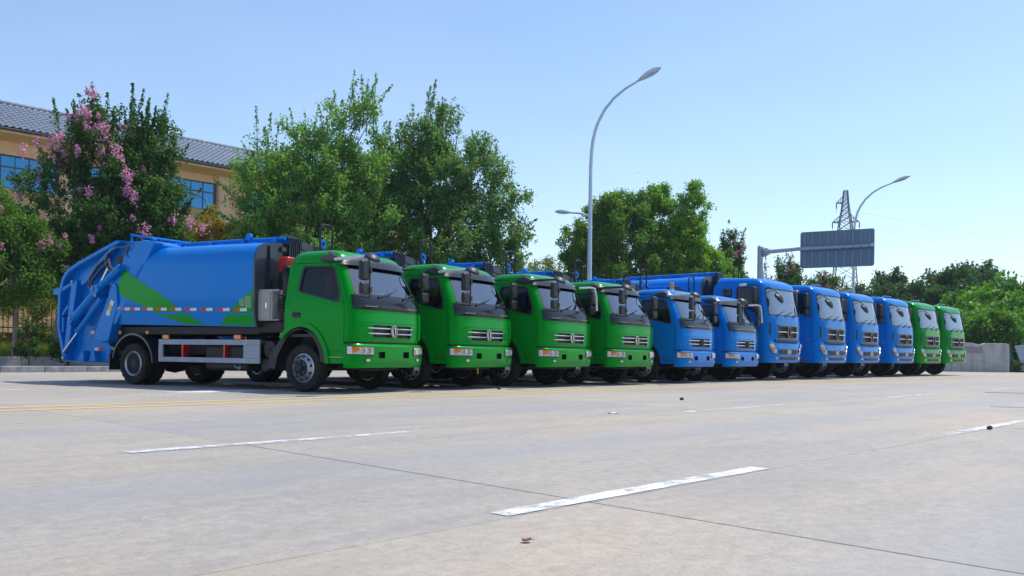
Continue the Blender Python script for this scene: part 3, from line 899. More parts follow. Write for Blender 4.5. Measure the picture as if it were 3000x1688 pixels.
def cab(root, p):
    F = p['F']; W = F.W
    side_mats = [p['paint'], BLACKP]
    m = MB()                                                  # cab shell: 0 paint, 1 dark backing
    Yw = lambda z, off=0: (W(z) + off)
    zt = p['zw2']; xr = p['xr']
    for sgn in (-1, 1):
        m.panel(p['side'], [scale_poly(p['door'], 1.0)] + p['side_windows'], lambda x, z, s=sgn: (x, s * Yw(z), z), .22, (0, -sgn * .03, 0))
        # dark return behind the door seam
        ring = scale_poly(p['door'], 1.05); inn = scale_poly(p['door'], .93)
        m.panel(ring, [inn], lambda x, z, s=sgn: (x, s * (Yw(z) - .035), z), .3, None, 1)
    # front panel rows
    zs0 = p['front_z']
    g = p['grille']                                           # (y, z0, z1)
    tg = F.tau(g[0], (g[1] + g[2]) / 2)
    taus = sorted(set(lin(-1, -tg, 9) + lin(-tg, tg, 10) + lin(tg, 1, 9)))
    zs = sorted(set(zs0 + [g[1], g[2]]))
    seam = p.get('front_seam')
    if seam: zs = sorted(set(zs + [seam - .003, seam + .003]))
    def skip(i, j):
        zc = (zs[i] + zs[i + 1]) / 2; tc = (taus[j] + taus[j + 1]) / 2
        if g[1] < zc < g[2] and abs(tc) < tg: return True
        if seam and abs(zc - seam) < .003 and abs(tc) < .82: return True
        return False
    offf = p.get('front_off', 0.)
    m.grid(F.grid(taus, zs, offf), skip)
    m.grid(F.grid(lin(-.99, .99, 30), lin(p['back_z'][0], p['back_z'][1], 4), -.03), None, 1)
    # grille recess walls
    P = F.grid(lin(-tg, tg, 10), [g[1], g[2]], offf); Q = F.grid(lin(-tg, tg, 10), [g[1], g[2]], -.06)
    for i in (0, 1): m.grid([P[i], Q[i]], None, 1)
    m.grid(Q, None, 1)
    # windscreen pillars
    tw = p['tw']
    for sgn in (-1, 1):
        m.grid(F.grid(lin(sgn * tw, sgn, 6), lin(p['zw1'] if not p.get('cowl') else p['cowl'][0], zt, 8)))
        m.grid([[F.P(sgn * tw, z, 0) for z in lin(p['zw1'], zt, 8)], [F.P(sgn * tw, z, -.04) for z in lin(p['zw1'], zt, 8)]], None, 1)
    # roof dome
    rings = []; K = 7
    def ring(k):
        a = k / K * PI / 2; c = math.cos(a) ** .7 if k < K else .0
        ins = 1 - math.cos(a)
        z = zt + p['roof_h'] * math.sin(a) ** .9
        w = W(zt) * (1 - p['rw'] * ins)
        xs, fx = F.xs(zt) - p['rf'] * ins, F.fx(zt) - (p['rf'] + .06) * ins
        xb = xr + p['rb'] * ins
        L = []
        ph = np.linspace(-PI / 2, PI / 2, 33)
        for q in ph:
            L.append((xs + (fx - xs) * abs(math.cos(q)) ** (2 / F.n), w * math.copysign(abs(math.sin(q)) ** (2 / F.n), q), z))
        L += [(x, w, z) for x in lin(xs, xb + .1, 6)[1:]]
        L += [(xb + .03, w - .03, z), (xb, w - .1, z)] + [(xb, y, z) for y in lin(w - .15, -w + .15, 6)] + [(xb, -w + .1, z), (xb + .03, -w + .03, z)]
        L += [(x, -w, z) for x in lin(xb + .1, xs, 6)[:-1]]
        # crown the roof along its length
        t = p.get('roof_tilt', 0.)
        return [(x, y, zz + (t * (.4 - x) * math.sin(a))) for x, y, zz in L]
    rings = [ring(k) for k in range(K + 1)]
    n = len(rings[0])
    v = [q for r_ in rings for q in r_]
    f = [(i * n + k, i * n + (k + 1) % n, (i + 1) * n + (k + 1) % n, (i + 1) * n + k) for i in range(K) for k in range(n)]
    c = Vector((0, 0, 0))
    for q in rings[-1]: c += Vector(q) / n
    v.append(c + Vector((0, 0, .012))); f += [(K * n + k, K * n + (k + 1) % n, len(v) - 1) for k in range(n)]
    m.add(v, f)
    # rear wall, floor
    m.box(xr, xr + .03, -W(1.5) + .02, W(1.5) - .02, p['zrear'], 1.6)
    wz = W(zt) - .02
    m.add([(xr, -W(1.6) + .02, 1.6), (xr, W(1.6) - .02, 1.6), (xr, wz, zt + .02), (xr, -wz, zt + .02)], [(0, 1, 2, 3)])
    m.box(xr + .02, F.fx(p['zrear']) - .14, -W(1) + .06, W(1) - .06, p['zfloor'] - .05, p['zfloor'], 1)
    shell = m.build('cab', side_mats, root, sharp=38)
    # interior
    im = MB()
    for y in (-.42, .42):
        im.box(p['seat_x'], p['seat_x'] + .45, y - .24, y + .24, p['zfloor'] + .05, p['zfloor'] + .45)
        im.box(p['seat_x'] - .12, p['seat_x'] + .03, y - .24, y + .24, p['zfloor'] + .42, p['zfloor'] + 1.02)
        im.box(p['seat_x'] - .1, p['seat_x'], y - .13, y + .13, p['zfloor'] + 1.05, p['zfloor'] + 1.28)
    im.build('seat', SEAT, shell, bev=.05)
    dm = MB()
    zd = p['zw1']
    dm.prism([(F.fx(zd) - .08, zd - .02), (F.fx(zd) - .5, zd - .02), (F.fx(zd) - .58, zd - .14), (F.fx(zd) - .5, zd - .4), (F.fx(zd) - .1, zd - .4)], -W(zd) + .13, W(zd) - .13)
    dm.box(xr + .035, xr + .06, -wz + .03, wz - .03, p['zfloor'], zt - .02)
    dm.build('dashboard', TRIM, shell, bev=.02)
    sw = MB(); cx = F.fx(zd) - .62
    sw.tube([(cx - .06 * math.cos(t), .42 + .22 * math.sin(t), zd + .06 + .2 * math.cos(t)) for t in np.linspace(0, 2 * PI, 25)], .014, 6)
    sw.tube([(cx, .42, zd + .06), (cx + .3, .42, zd - .2)], .03, 6)
    sw.build('steering_wheel', BLACKP, shell)
    bx = MB(); x0 = F.fx(zd) - .40; bx.box(x0, x0 + .13, .12, .34, zd - .015, zd + .10)
    bx.build('tissue_box', WHITEP, shell, bev=.006)
    # windscreen, gasket
    gm = MB(); gm.grid(F.grid(lin(-tw, tw, 20), lin(p['zw1'], zt, 8), -.012))
    gm.build('windscreen', WGLASS, shell)
    km = MB()
    L = 1.
    outer = round_poly([(-tw, p['zw1']), (tw, p['zw1']), (tw, zt), (-tw, zt)], .05)
    ins = .028
    inner = round_poly([(-tw + ins, p['zw1'] + ins), (tw - ins, p['zw1'] + ins), (tw - ins, zt - ins), (-tw + ins, zt - ins)], .05)
    km.panel(outer, [inner], lambda t, z: F.P(t, z, .004), .08)
    km.build('windscreen_seal', BLACKP, shell)
    st = MB()
    st.panel([(-tw + .05, p['zw1'] + .05), (-tw + .10, p['zw1'] + .05), (-tw + .10, p['zw1'] + .09), (-tw + .05, p['zw1'] + .09)], [], lambda t, z: F.P(t, z, -.016))
    st.build('blue_sticker', STICK, shell)
    st = MB()
    st.panel([(tw - .10, p['zw1'] + .05), (tw - .05, p['zw1'] + .05), (tw - .05, p['zw1'] + .12), (tw - .10, p['zw1'] + .12)], [], lambda t, z: F.P(t, z, -.016))
    st.build('white_sticker', WHITEP, shell)
    wm = MB()
    for a, b in p['wipers']:
        q = [F.P(a, p['zw1'] - .02, .03), F.P(a * .6 + b * .4, p['zw1'] + .045, .045), F.P(b, p['zw1'] + .10, .022)]
        wm.tube(q, [.012, .010, .006], 6)
        wm.tube([F.P(b - .17, p['zw1'] + .035, .018), F.P(b + .13, p['zw1'] + .155, .018)], .008, 5)
        wm.lathe([(.02, -.02), (.02, .02)], q[0], (1, 0, .3), 8)
    wm.build('wiper', BLACKP, shell)
    # side windows of the shell
    for sgn in (-1, 1):
        for w_ in p['side_windows']:
            q = MB(); q.panel(scale_poly(w_, 1.02), [], lambda x, z, s=sgn: (x, s * (Yw(z) - .015), z))
            q.build('rear_side_window', SGLASS, shell)
    # doors
    for sgn in (-1, 1):
        d = MB()
        d.panel(scale_poly(p['door'], .990), [p['window']], lambda x, z, s=sgn: (x, s * (Yw(z) + .006), z), .22, (0, -sgn * .03, 0))
        do = d.build('door', p['paint'], root, sharp=38)
        q = MB(); q.panel(scale_poly(p['window'], 1.03), [], lambda x, z, s=sgn: (x, s * (Yw(z) - .012), z), .4)
        q.build('door_window', SGLASS, do)
        q = MB(); q.panel(scale_poly(p['window'], 1.045), [scale_poly(p['window'], .94)], lambda x, z, s=sgn: (x, s * (Yw(z) + .010), z), 0, (0, -sgn * .02, 0))
        q.build('window_seal', BLACKP, do)
        hx, hz = p['handle']
        q = MB(); q.panel(round_poly([(hx - .10, hz - .05), (hx + .10, hz - .05), (hx + .10, hz + .05), (hx - .10, hz + .05)], .04), [], lambda x, z, s=sgn: (x, s * (Yw(z) + .014), z), 0, (0, -sgn * .02, 0))
        q.tube([(hx - .075, sgn * (Yw(hz) + .03), hz + .012), (hx + .075, sgn * (Yw(hz) + .03), hz + .012)], .016, 6)
        q.build('door_handle', BLACKP, do, sharp=30)
    return shell

def light_proto():
    root = empty('garbage_truck', 'x', 'garbage truck', (0, 0, 0))
    W = [(0, .98), (1.5, .98), (2.25, .85), (3, .84)]
    F = Front(W, [(0, .93), (1.45, .93), (1.66, .87), (2.24, .60), (2.5, .48)], [(.8, 1.165), (1.16, 1.185), (1.42, 1.165), (1.66, 1.09), (2.24, .77), (2.5, .6)])
    def arch(a, b, n, t0=0, t1=180): return [(-.03 + a * math.cos(R_(t)), .45 + b * math.sin(R_(t))) for t in lin(t1, t0, n)]
    A = arch(.58, .68, 16, 8, 137)
    door = [(-.33, 1.14)] + [(-.03 + .66 * math.cos(R_(t)), .45 + .76 * math.sin(R_(t))) for t in lin(110, 28, 9)] + [(.60, .71), (.925, .71), (.925, 1.46), (.845, 1.66), (.63, 2.215), (-.25, 2.235), (-.33, 2.16)]
    window = round_poly([(-.09, 2.17), (.595, 2.15), (.79, 1.70), (.80, 1.53), (-.14, 1.74)], .07)
    side = [(-.42, .95)] + A + [(.58, .53), (.93, .53), (.93, 1.45), (.87, 1.66), (.60, 2.24), (-.42, 2.24)]
    p = dict(F=F, paint=GREEN, side=side, door=door, window=window, side_windows=[], handle=(-.14, 1.33), xr=-.42, zrear=.95, zfloor=1.0,
             front_z=lin(.875, 1.42, 6), front_seam=1.205, back_z=(.8, 1.45), grille=(.53, .955, 1.165), zw1=1.665, zw2=2.24, tw=.80,
             cowl=(1.42, 1.66), roof_h=.215, rw=.22, rf=.30, rb=.18, seat_x=-.05, wipers=[(-.30, .18), (.35, .80)],
             front_off=lambda t, z: .02 * max(0, 1 - abs(z - .93) / .06) if abs(t) < .6 else 0.)
    shell = cab(root, p)
    # black cowl under the windscreen
    c = MB()
    c.grid(F.grid(lin(-.86, .86, 30), lin(1.425, 1.665, 6), lambda t, z: .012 + .035 * math.sin((z - 1.42) / .245 * PI) * (1 - (t / .9) ** 4)))
    c.grid([[F.P(t, 1.425, .012) for t in lin(-.86, .86, 30)], [F.P(t, 1.425, -.03) for t in lin(-.86, .86, 30)]])
    for s in (-1, 1):
        c.grid([[F.P(s * .86, z, .012 + .0 * z) for z in lin(1.425, 1.665, 6)], [F.P(s * .86, z, -.03) for z in lin(1.425, 1.665, 6)]])
    cw = c.build('cowl_panel', GLOSSB, root, sharp=40)
    for s in (-1, 1):
        q = MB(); q.tube([F.P(t, 1.475, .038) for t in lin(s * .38, s * .66, 6)], .007, 5); q.build('cowl_slit', STEEL, cw)
    # grille
    q = MB(); q.grid(F.grid(lin(-.40, .40, 10), lin(.962, 1.16, 5), -.035))
    for z in (.99, 1.06, 1.135): q.tube([F.P(t, z, -.025) for t in lin(-.4, .4, 10)], .009, 5)
    gr = q.build('grille', BLACKP, root)
    for z in (1.022, 1.112):
        for s in (-1, 1):
            q = MB(); pts = [F.P(s * t, z, .012) for t in lin(.05, .60, 9)]
            q.tube(pts, [.013] * 8 + [.011, .004], 8); q.build('grille_bar', CHROME, gr)
    e = F.P(0, 1.065, .03); emblem(gr, e, .105, BADGE)
    # corner wind deflectors
    for s in (-1, 1):
        q = MB()
        q.grid(F.grid(lin(s * .72, s * .93, 6), lin(.93, 1.40, 6), lambda t, z: .012 + .016 * (abs(t) - .72) / .21))
        q.grid([[F.P(s * .93, z, .028) for z in lin(.93, 1.40, 6)], [F.P(s * .93, z, -.01) for z in lin(.93, 1.40, 6)]])
        q.grid([[F.P(t, 1.40, .012 + .016 * (abs(t) - .72) / .21) for t in lin(s * .72, s * .93, 6)], [F.P(t, 1.40, -.01) for t in lin(s * .72, s * .93, 6)]])
        dfl = q.build('wind_deflector', GREEN, root)
        if s < 0: continue
        k = MB(); k.panel([(s * .945, .97), (s * .985, .97), (s * .985, 1.36), (s * .945, 1.36)], [], lambda t, z: F.P(t, z, .006), .1)
        for z in (1.05, 1.17, 1.28): k.box(.95, 1.0, s * .99 - .012, s * .99 + .012, z, z + .015)
        k.build('air_slot', BLACKP, dfl)
    # bumper
    FB = Front([(0, 1.0)], [(0, .93)], [(.4, 1.20), (.55, 1.225), (.8, 1.225), (.86, 1.2)], 4.)
    prof = lambda t, z: -.03 * max(0, (.50 - z) / .08) ** 2 - .02 * max(0, (z - .81) / .03)
    h1, h2 = FB.tau(.255, .65), FB.tau(.43, .65)
    taus = sorted(set(lin(-1, -h2, 10) + [-h1] + lin(-h1, h1, 6) + [h2] + lin(h2, 1, 10)))
    zs = [.435, .46, .50, .54, .60, .71, .76, .80, .82, .84]
    b = MB()
    def sk(i, j):
        tc = (taus[j] + taus[j + 1]) / 2
        return .60 <= zs[i] < .70 and h1 < abs(tc) < h2
    b.grid(FB.grid(taus, zs, prof), sk)
    tt = lin(-1, 1, 30)
    b.grid([[FB.P(t, .435, prof(t, .435)) for t in tt], [FB.P(t, .435, -.14) for t in tt]])
    b.grid([[FB.P(t, .84, prof(t, .84)) for t in tt], [FB.P(t, .85, -.12) for t in tt]])
    for s in (-1, 1):
        b.add([(.93, s * 1.0, .435), (.93, s * .9, .435), (.93, s * .9, .84), (.93, s * 1.0, .84)], [(0, 1, 2, 3)])
    bp = b.build('bumper', GREEN, root, sharp=35)
    q = MB(); q.tube([FB.P(t, .545, .001) for t in lin(-.30, .36, 12)], .004, 4); q.build('plate_crease', BLACKP, bp)
    for s in (-1, 1):
        q = MB()
        P = FB.grid(lin(s * h1, s * h2, 2), [.60, .71]); Q = FB.grid(lin(s * h1, s * h2, 2), [.60, .71], -.07)
        q.grid(Q)
        for i in (0, 1): q.grid([P[i], Q[i]])
        for j in (0, 2): q.grid([[P[0][j], Q[0][j]], [P[1][j], Q[1][j]]])
        q.build('tow_hole', BLACKP, bp, sharp=0)
        # headlight
        a0, a1 = FB.tau(.555, .7), .93
        poly = [(s * a0, .648), (s * a0 * 1.01, .785), (s * a1, .80), (s * a1, .655)]
        if s < 0: poly = poly[::-1]
        q = MB()
        q.panel(scale_poly(poly, 1.06), [], lambda t, z: FB.P(t, z, .004), .05, None, 0)
        hl = None
        def slice_(u0, u1, v0, v1):
            f_ = lambda u, v: (s * (a0 + (a1 - a0) * u), (.655 + (.79 - .655) * v) + .01 * u)
            L = [f_(u0, v0), f_(u1, v0), f_(u1, v1), f_(u0, v1)]
            return L if s > 0 else L[::-1]
        q.panel(slice_(.02, .60, .03, .97), [], lambda t, z: FB.P(t, z, .014), .04, None, 1)
        q.panel(slice_(.60, .84, .38, .97), [], lambda t, z: FB.P(t, z, .014), .04, None, 2)
        q.panel(slice_(.60, .84, .03, .38), [], lambda t, z: FB.P(t, z, .014), .04, None, 1)
        q.panel(slice_(.84, .99, .03, .97), [], lambda t, z: FB.P(t, z, .014), .04, None, 3)
        for u in (.16, .43):
            cc = FB.P(s * (a0 + (a1 - a0) * u), .722, .0)
            q.lathe([(.052, .012), (.05, .02), (.03, .005), (.001, .002)], cc, (1, s * .25, 0), 16, 4)
        q.build('headlight', [BLACKP, CLEAR, AMBER, WHITEP, CHROME], bp, sharp=30)
        # fog lamp
        t0 = FB.tau(.70, .57)
        q = MB(); q.panel(round_poly([(s * t0 - .05, .535), (s * t0 + .05, .535), (s * t0 + .05, .60), (s * t0 - .05, .60)], .02), [], lambda t, z: FB.P(t, z, .003), .05, None, 0)
        q.panel(round_poly([(s * t0 - .04, .543), (s * t0 + .04, .543), (s * t0 + .04, .592), (s * t0 - .04, .592)], .02), [], lambda t, z: FB.P(t, z, .012), .05, None, 1)
        q.build('fog_lamp', [BLACKP, CLEAR], bp)
    # sun visor
    v = MB()
    VF = Front([(2.15, .93), (2.45, .86)], [(2.15, .72), (2.45, .30)], [(2.17, .86), (2.3, .82), (2.38, .66), (2.44, .48)], 3.2)
    zz = [2.18, 2.225, 2.27, 2.31, 2.35, 2.385, 2.415]
    v.grid(VF.grid(lin(-.93, .93, 34), zz))
    v.grid(VF.grid(lin(-.93, .93, 34), zz, -.02))
    v.grid([[VF.P(t, zz[0]) for t in lin(-.93, .93, 34)], [VF.P(t, zz[0], -.02) for t in lin(-.93, .93, 34)]])
    v.build('sun_visor', VISOR, root)
    # side fairing of the visor along the roof edge
    for s in (-1, 1):
        q = MB()
        q.prism([(.28, 2.26), (.74, 2.225), (.76, 2.27), (.56, 2.36), (.36, 2.355), (.28, 2.30)], s * .80, s * .905)
        q.build('visor_end', VISOR, root, bev=.02)
    # arch flare, step
    for s in (-1, 1):
        q = MB(); n_ = 16
        ins = arch(.575, .675, n_, 5, 137); out = arch(.66, .765, n_, 5, 140)
        ins.append((.55, .50)); out.append((.63, .50))
        q.grid([[(x, s * .975, z) for x, z in out], [(x, s * 1.012, z) for x, z in scale_poly(out, .985)], [(x, s * 1.012, z) for x, z in ins], [(x, s * .93, z) for x, z in ins]])
        q.build('wheel_arch', GREEN, root)
        q = MB()
        q.box(.58, .925, s * .90, s * .985, .50, .60)
        st = q.build('step', GREEN, root, bev=.012)
        q = MB(); q.box(.59, .92, s * .92 , s * 1.0, .603, .618); q.build('step_tread', STEEL, st)
        q = MB(); q.box(.585, .92, s * .86, s * .94, .62, .71); q.build('step_recess', GREEN, st)
        # front wheel mud guard
        q = MB()
        pts = [(-.03 + .55 * math.cos(R_(t)), .45 + .63 * math.sin(R_(t))) for t in lin(5, 150, 14)] + [(-.60, .62), (-.66, .38)]
        q.grid([[(x, s * .96, z) for x, z in pts], [(x, s * .55, z) for x, z in pts]])
        q.grid([[(x, s * .962, z) for x, z in pts], [(x - .12, s * .962, z + .02) for x, z in pts[:-3]] + [(-.74, s * .962, .66), (-.80, s * .962, .60), (-.80, s * .962, .40)]])
        q.build('mudguard', BLACKP, root)
        q = MB(); q.box(-.52, -.42, s * .955, s * .995, .96, 1.02); q.build('side_marker', mat('orange_lens', (.55, .10, .03), .2, 0, 1.), root, bev=.01)
    # roof bits
    q = MB(); q.box(.18, .26, -.05, .05, 2.45, 2.49); q.lathe([(.03, 0), (.03, .03), (.001, .035)], (.42, -.62, 2.40), (0, 0, 1), 10); q.build('roof_lamp', BLACKP, root, bev=.01)
    # mirrors, near side (driver's right) and far side
    def mirror(s, hx, hy, far):
        q = MB(); fm = 0
        base = (.40, s * .90, 2.24)
        arm = [base, (.75, s * (.98), 2.25), (hx - .12, s * (hy - .09), 2.26), (hx - .03, s * (hy - .03), 2.255), (hx, s * hy, 2.20), (hx + .02, s * hy, 1.95), (hx + .02, s * hy, 1.64), (hx - .02, s * (hy - .05), 1.59), (hx - .35, s * .93, 1.63)]
        q.tube(arm, .014, 7)
        q.tube([(.55, s * .93, 2.05), (.62, s * .98, 2.24)], .009, 6)
        ar = q.build('mirror_arm', BLACKP, root)
        q = MB(); q.box(hx - .06, hx + .035, s * (hy + .005), s * (hy + .215), 1.86, 2.19); q.build('mirror_head', BLACKP, ar, bev=.045, seg=3)
        q = MB(); q.box(hx - .05, hx + .035, s * (hy + .005), s * (hy + .215), 1.63, 1.83); q.build('mirror_head', BLACKP, ar, bev=.04, seg=3)
        q = MB()
        for z in (1.72, 2.03): q.box(hx - .03, hx + .05, s * (hy - .03), s * (hy + .03), z - .05, z + .05)
        q.build('mirror_clamp', BLACKP, ar, bev=.01)
        if not far:
            q = MB(); q.tube([(.70, s * .975, 2.255), (1.0, s * 1.0, 2.262), (hx - .15, s * (hy - .10), 2.265), (hx - .06, s * (hy - .05), 2.262)], [.026, .03, .022, .03], 8); q.build('arm_wrap', FILM, ar)
            q = MB(); cc = (hx - .02, s * (hy - .11), 2.24)
            q.lathe([(.135, -.02), (.13, .02), (.09, .055), (.04, .07), (.001, .073)], cc, (.45, 0, .9), 20, 0)
            q.build('round_mirror', BLACKP, ar)
    mirror(-1, 1.50, 1.06, False)
    mirror(1, 1.00, 1.10, True)
    # wheels
    for s in (-1, 1):
        wheel(root, 0, s * .865, s, .415, .23, True, CHASSIS)
        wheel(root, -4.45, s * .90, s, .415, .22, False, CHASSIS)
        wheel(root, -4.45, s * .64, s, .415, .22, False, CHASSIS)
    # chassis
    q = MB()
    for s in (-1, 1): q.box(-5.6, 1.0, s * .36, s * .44, .62, .84)
    for x in (-5.4, -3.4, -2.2, -.9, .8): q.box(x - .04, x + .04, -.4, .4, .64, .82)
    for x in (0, -4.45):
        q.tube([(x, -.85, .42), (x, .85, .42)], .06, 10)
        for s in (-1, 1): q.tube([(x + .6, s * .42, .60), (x + .3, s * .42, .52), (x, s * .42, .49), (x - .3, s * .42, .52), (x - .6, s * .42, .62)], .035, 6)
    q.lathe([(.05, -.25), (.17, -.16), (.2, 0), (.17, .16), (.05, .25)], (-4.45, 0, .42), (0, 1, 0), 16)
    q.tube([(-4.3, 0, .45), (-1.2, 0, .62)], .05, 10)
    q.box(-1.1, .5, -.30, .30, .52, 1.0); q.box(-.3, .75, -.28, .28, .42, .62)
    q.tube([(.55, -.7, .46), (.85, -.3, .40), (.9, .5, .42)], .03, 6)
    q.box(-3.3, -2.3, .45, .95, .40, .85)
    q.box(-5.0, -1.1, -.9, .9, 1.0, 1.14)
    q.build('chassis', CHASSIS, root)
    q = MB(); q.box(-2.55, -1.45, -.86, -.46, .33, .80); tk = q.build('fuel_tank', CHASSIS, root, bev=.05)
    q = MB(); q.tube([(-1.75, -.87, .42), (-1.62, -.87, .36), (-1.60, -.86, .42)], .03, 6); q.build('drain_valve', STEEL, tk)
    q = MB(); q.lathe([(.001, 0), (.145, .02), (.15, .05), (.15, .55), (.14, .6), (.001, .62)], (-.84, -.93, .73), (0, 1, 0), 22); q.lathe([(.03, -.012), (.03, .01)], (-.84, -.93, .73), (0, 1, 0), 10, 0)
    at = q.build('air_filter', CHASSIS, root)
    q = MB(); q.lathe([(.001, 0), (.11, .01), (.11, .45)], (-.95, -.9, .45), (.0, 1, 0), 18); q.build('air_tank', CHASSIS, root)
    # intake snorkel
    q = MB(); q.tube([(-.52, -.84, .95), (-.52, -.86, 1.6), (-.50, -.86, 2.02), (-.56, -.82, 2.16), (-.75, -.55, 2.18)], [.055, .055, .06, .07, .07], 10)
    for z in np.arange(1.98, 2.16, .03): q.lathe([(.078, -.006), (.078, .006)], (-.515, -.855, float(z)), (0, 0, 1), 12)
    q.build('intake_pipe', BLACKP, root)
    # side guard
    for s in (-1, 1):
        q = MB(); q.box(-3.72, -1.02, s * .975, s * .94, .80, .90); sg = q.build('side_guard', ALU, root, bev=.006)
        q = MB(); q.box(-3.72, -1.02, s * .975, s * .94, .47, .565); q.build('guard_rail', ALU, sg, bev=.006)
        q = MB(); q.box(-3.72, -3.60, s * .979, s * .944, .565, .80); q.build('guard_post', ALU, sg, bev=.004)
        q = MB(); q.box(-1.42, -1.02, s * .979, s * .944, .565, .80); q.build('guard_post', ALU, sg, bev=.004)
        for x in (-3.08, -1.95):
            q = MB(); q.box(x - .03, x + .015, s * .938, s * .80, .56, .82); q.build('guard_bracket', RED, sg)
        q = MB()
        for x in (-3.69, -3.63, -1.40, -1.36):
            for z in (.49, .54, .82, .88): q.lathe([(.010, 0), (.008, .008), (.001, .009)], (x, s * .977, z), (0, s, 0), 6)
        q.build('guard_bolt', CHROME, sg)
        for x in (-3.52, -1.58):
            q = MB(); q.box(x - .085, x + .085, s * .94, s * .985, .905, .985); q.box(x - .02, x + .02, s * .94, s * .988, .90, .99); q.build('marker_lamp', AMBER, root, bev=.01)
        for x in (-4.85, -4.02):
            q = MB(); q.lathe([(.04, 0), (.036, .02), (.001, .03)], (x, s * .99, 1.03), (0, s, 0), 12); q.build('marker_lamp', AMBER, root)
        # rear mudguard
        q = MB(); C = [(-4.45 + .62 * math.cos(R_(t)), .44 + .58 * math.sin(R_(t))) for t in lin(0, 172, 16)]; C2 = [(-4.45 + .585 * math.cos(R_(t)), .44 + .54 * math.sin(R_(t))) for t in lin(0, 172, 16)]
        q.grid([[(x, s * .55, z) for x, z in C], [(x, s * 1.02, z) for x, z in C], [(x, s * 1.02, z) for x, z in C2], [(x, s * .55, z) for x, z in C2]])
        q.build('rear_mudguard', NAVY, root)
        q = MB(); q.box(-5.16, -5.13, s * .55, s * 1.02, .28, .60); q.build('mud_flap', BLACKP, root)
    # control box with loops of hose behind it
    q = MB(); q.box(-1.13, -.70, -1.0, -.58, 1.235, 1.785); q.box(-.70, -.55, -1.0, -.97, 1.75, 1.785); q.box(-.70, -.55, -1.0, -.97, 1.235, 1.26)
    cb = q.build('control_box', BOXG, root, bev=.008)
    q = MB(); q.box(-1.09, -.74, -1.014, -1.0, 1.275, 1.745); dr = q.build('box_door', BOXG, cb, bev=.006)
    q = MB(); q.box(-.83, -.81, -1.03, -1.01, 1.46, 1.55); q.build('box_lock', CHROME, cb)
    for z in (1.36, 1.66):
        q = MB(); q.tube([(-1.10, -1.015, z - .03), (-1.10, -1.015, z + .03)], .014, 6); q.build('box_hinge', STEEL, cb)
    for k in range(5):
        z = 1.40 + k * .062
        q = MB(); q.tube([(-.72, -.80, z + .03), (-.62, -.92, z + .045), (-.50, -.94, z + .01), (-.47, -.86, z - .05), (-.6, -.7, z - .06)], .016, 6); q.build('hose', HOSE, cb)
    q = MB(); q.box(-1.12, -.55, -.9, .9, 1.02, 1.23); q.box(-.95, -.50, -.6, .6, 1.2, 2.1); q.build('hydraulic_unit', CHASSIS, root, bev=.03)
    q = MB(); q.box(-.90, -.68, -.66, -.46, 2.12, 2.40); q.build('oil_bottle', RED, root, bev=.03)
    # compactor body
    SEC = [(-1.03, 1.16), (-1.09, 1.38), (-1.10, 1.7), (-1.10, 2.15)] + [(-.78 - .32 * math.cos(R_(t)), 2.32 + .36 * math.sin(R_(t)) ) for t in lin(0, 80, 7)] + [(-.4, 2.72), (0, 2.735)]
    SEC = SEC + [(-y, z) for y, z in SEC[-2::-1]]
    ysec = interp([(z, -y) for y, z in SEC[:11]])
    xrear = lambda z: -5.08 + (z - 1.17) * (1.33 / 1.55)
    sag = lambda x, z: z - .017 * (x + 3.0)
    b = MB()
    V = []
    for t in lin(0, 1, 10):
        V.append([(xrear(z) * (1 - t) + (-1.07) * t, y * (1 + .0 * t), sag(xrear(z) * (1 - t) - 1.07 * t, z)) for y, z in SEC])
    b.grid(V)
    b.grid([[(x[0], x[1], x[2]) for x in V[0]], [(x[0] + .05, x[1] * .6, 1.6 + .4 * (x[2] - 1.6)) for x in V[0]]])
    b.add([V[i][0] for i in range(11)] + [V[i][-1] for i in range(11)], [(i, i + 1, 12 + i, 11 + i) for i in range(10)])
    bo = b.build('compactor_body', BLUE, root, sharp=50)
    q = MB()
    q.prism([(y, sag(-1, z)) for y, z in SEC], -1.068, -1.03, 'x')
    for y in (-.75, -.35, .05, .45, .85): q.box(-1.03, -.985, y - .03, y + .03, 1.2, 2.60)
    fw = q.build('front_wall', NAVY, root)
    def decal(poly, m_, name, par=bo, off=.004, sp=.12, face=-1):
        q = MB(); q.panel(poly, [], lambda x, z: (x, face * (ysec(z + .017 * (x + 3)) + off), z), sp)
        return q.build(name, m_, par, sharp=60)
    for f_ in (-1, 1):
        decal([(-4.43, 2.16), (-4.69, 1.76), (-3.92, 1.50), (-3.45, 1.335), (-2.93, 1.185), (-2.35, 1.165), (-3.03, 1.49), (-3.5, 1.75)], GREEN, 'green_stripe', face=f_)
        decal([(-1.075, 1.79), (-1.075, 1.145), (-1.95, 1.16), (-1.72, 1.35), (-1.45, 1.56)], GREEN, 'green_stripe', face=f_)
        # red and white reflective tape
        x = -4.86; k = 0
        spans = [(-4.86, -4.72, 0), (-4.72, -4.58, 1), (-4.58, -4.42, 0), (-4.42, -4.28, 1), (-4.28, -4.12, 0)]
        for s0 in (-4.06, -3.66, -3.25, -2.84, -2.41, -1.97, -1.54):
            spans += [(s0, s0 + .15, 1), (s0 + .15, s0 + .32, 0)]
        for a, c_, col in spans:
            zc = 1.462 - .019 * (a + 3)
            decal([(a, zc - .027), (c_, zc - .027 - .002), (c_, zc + .027), (a, zc + .027)], RRED if col else RWHITE, 'reflective_strip', off=.007, sp=0, face=f_)
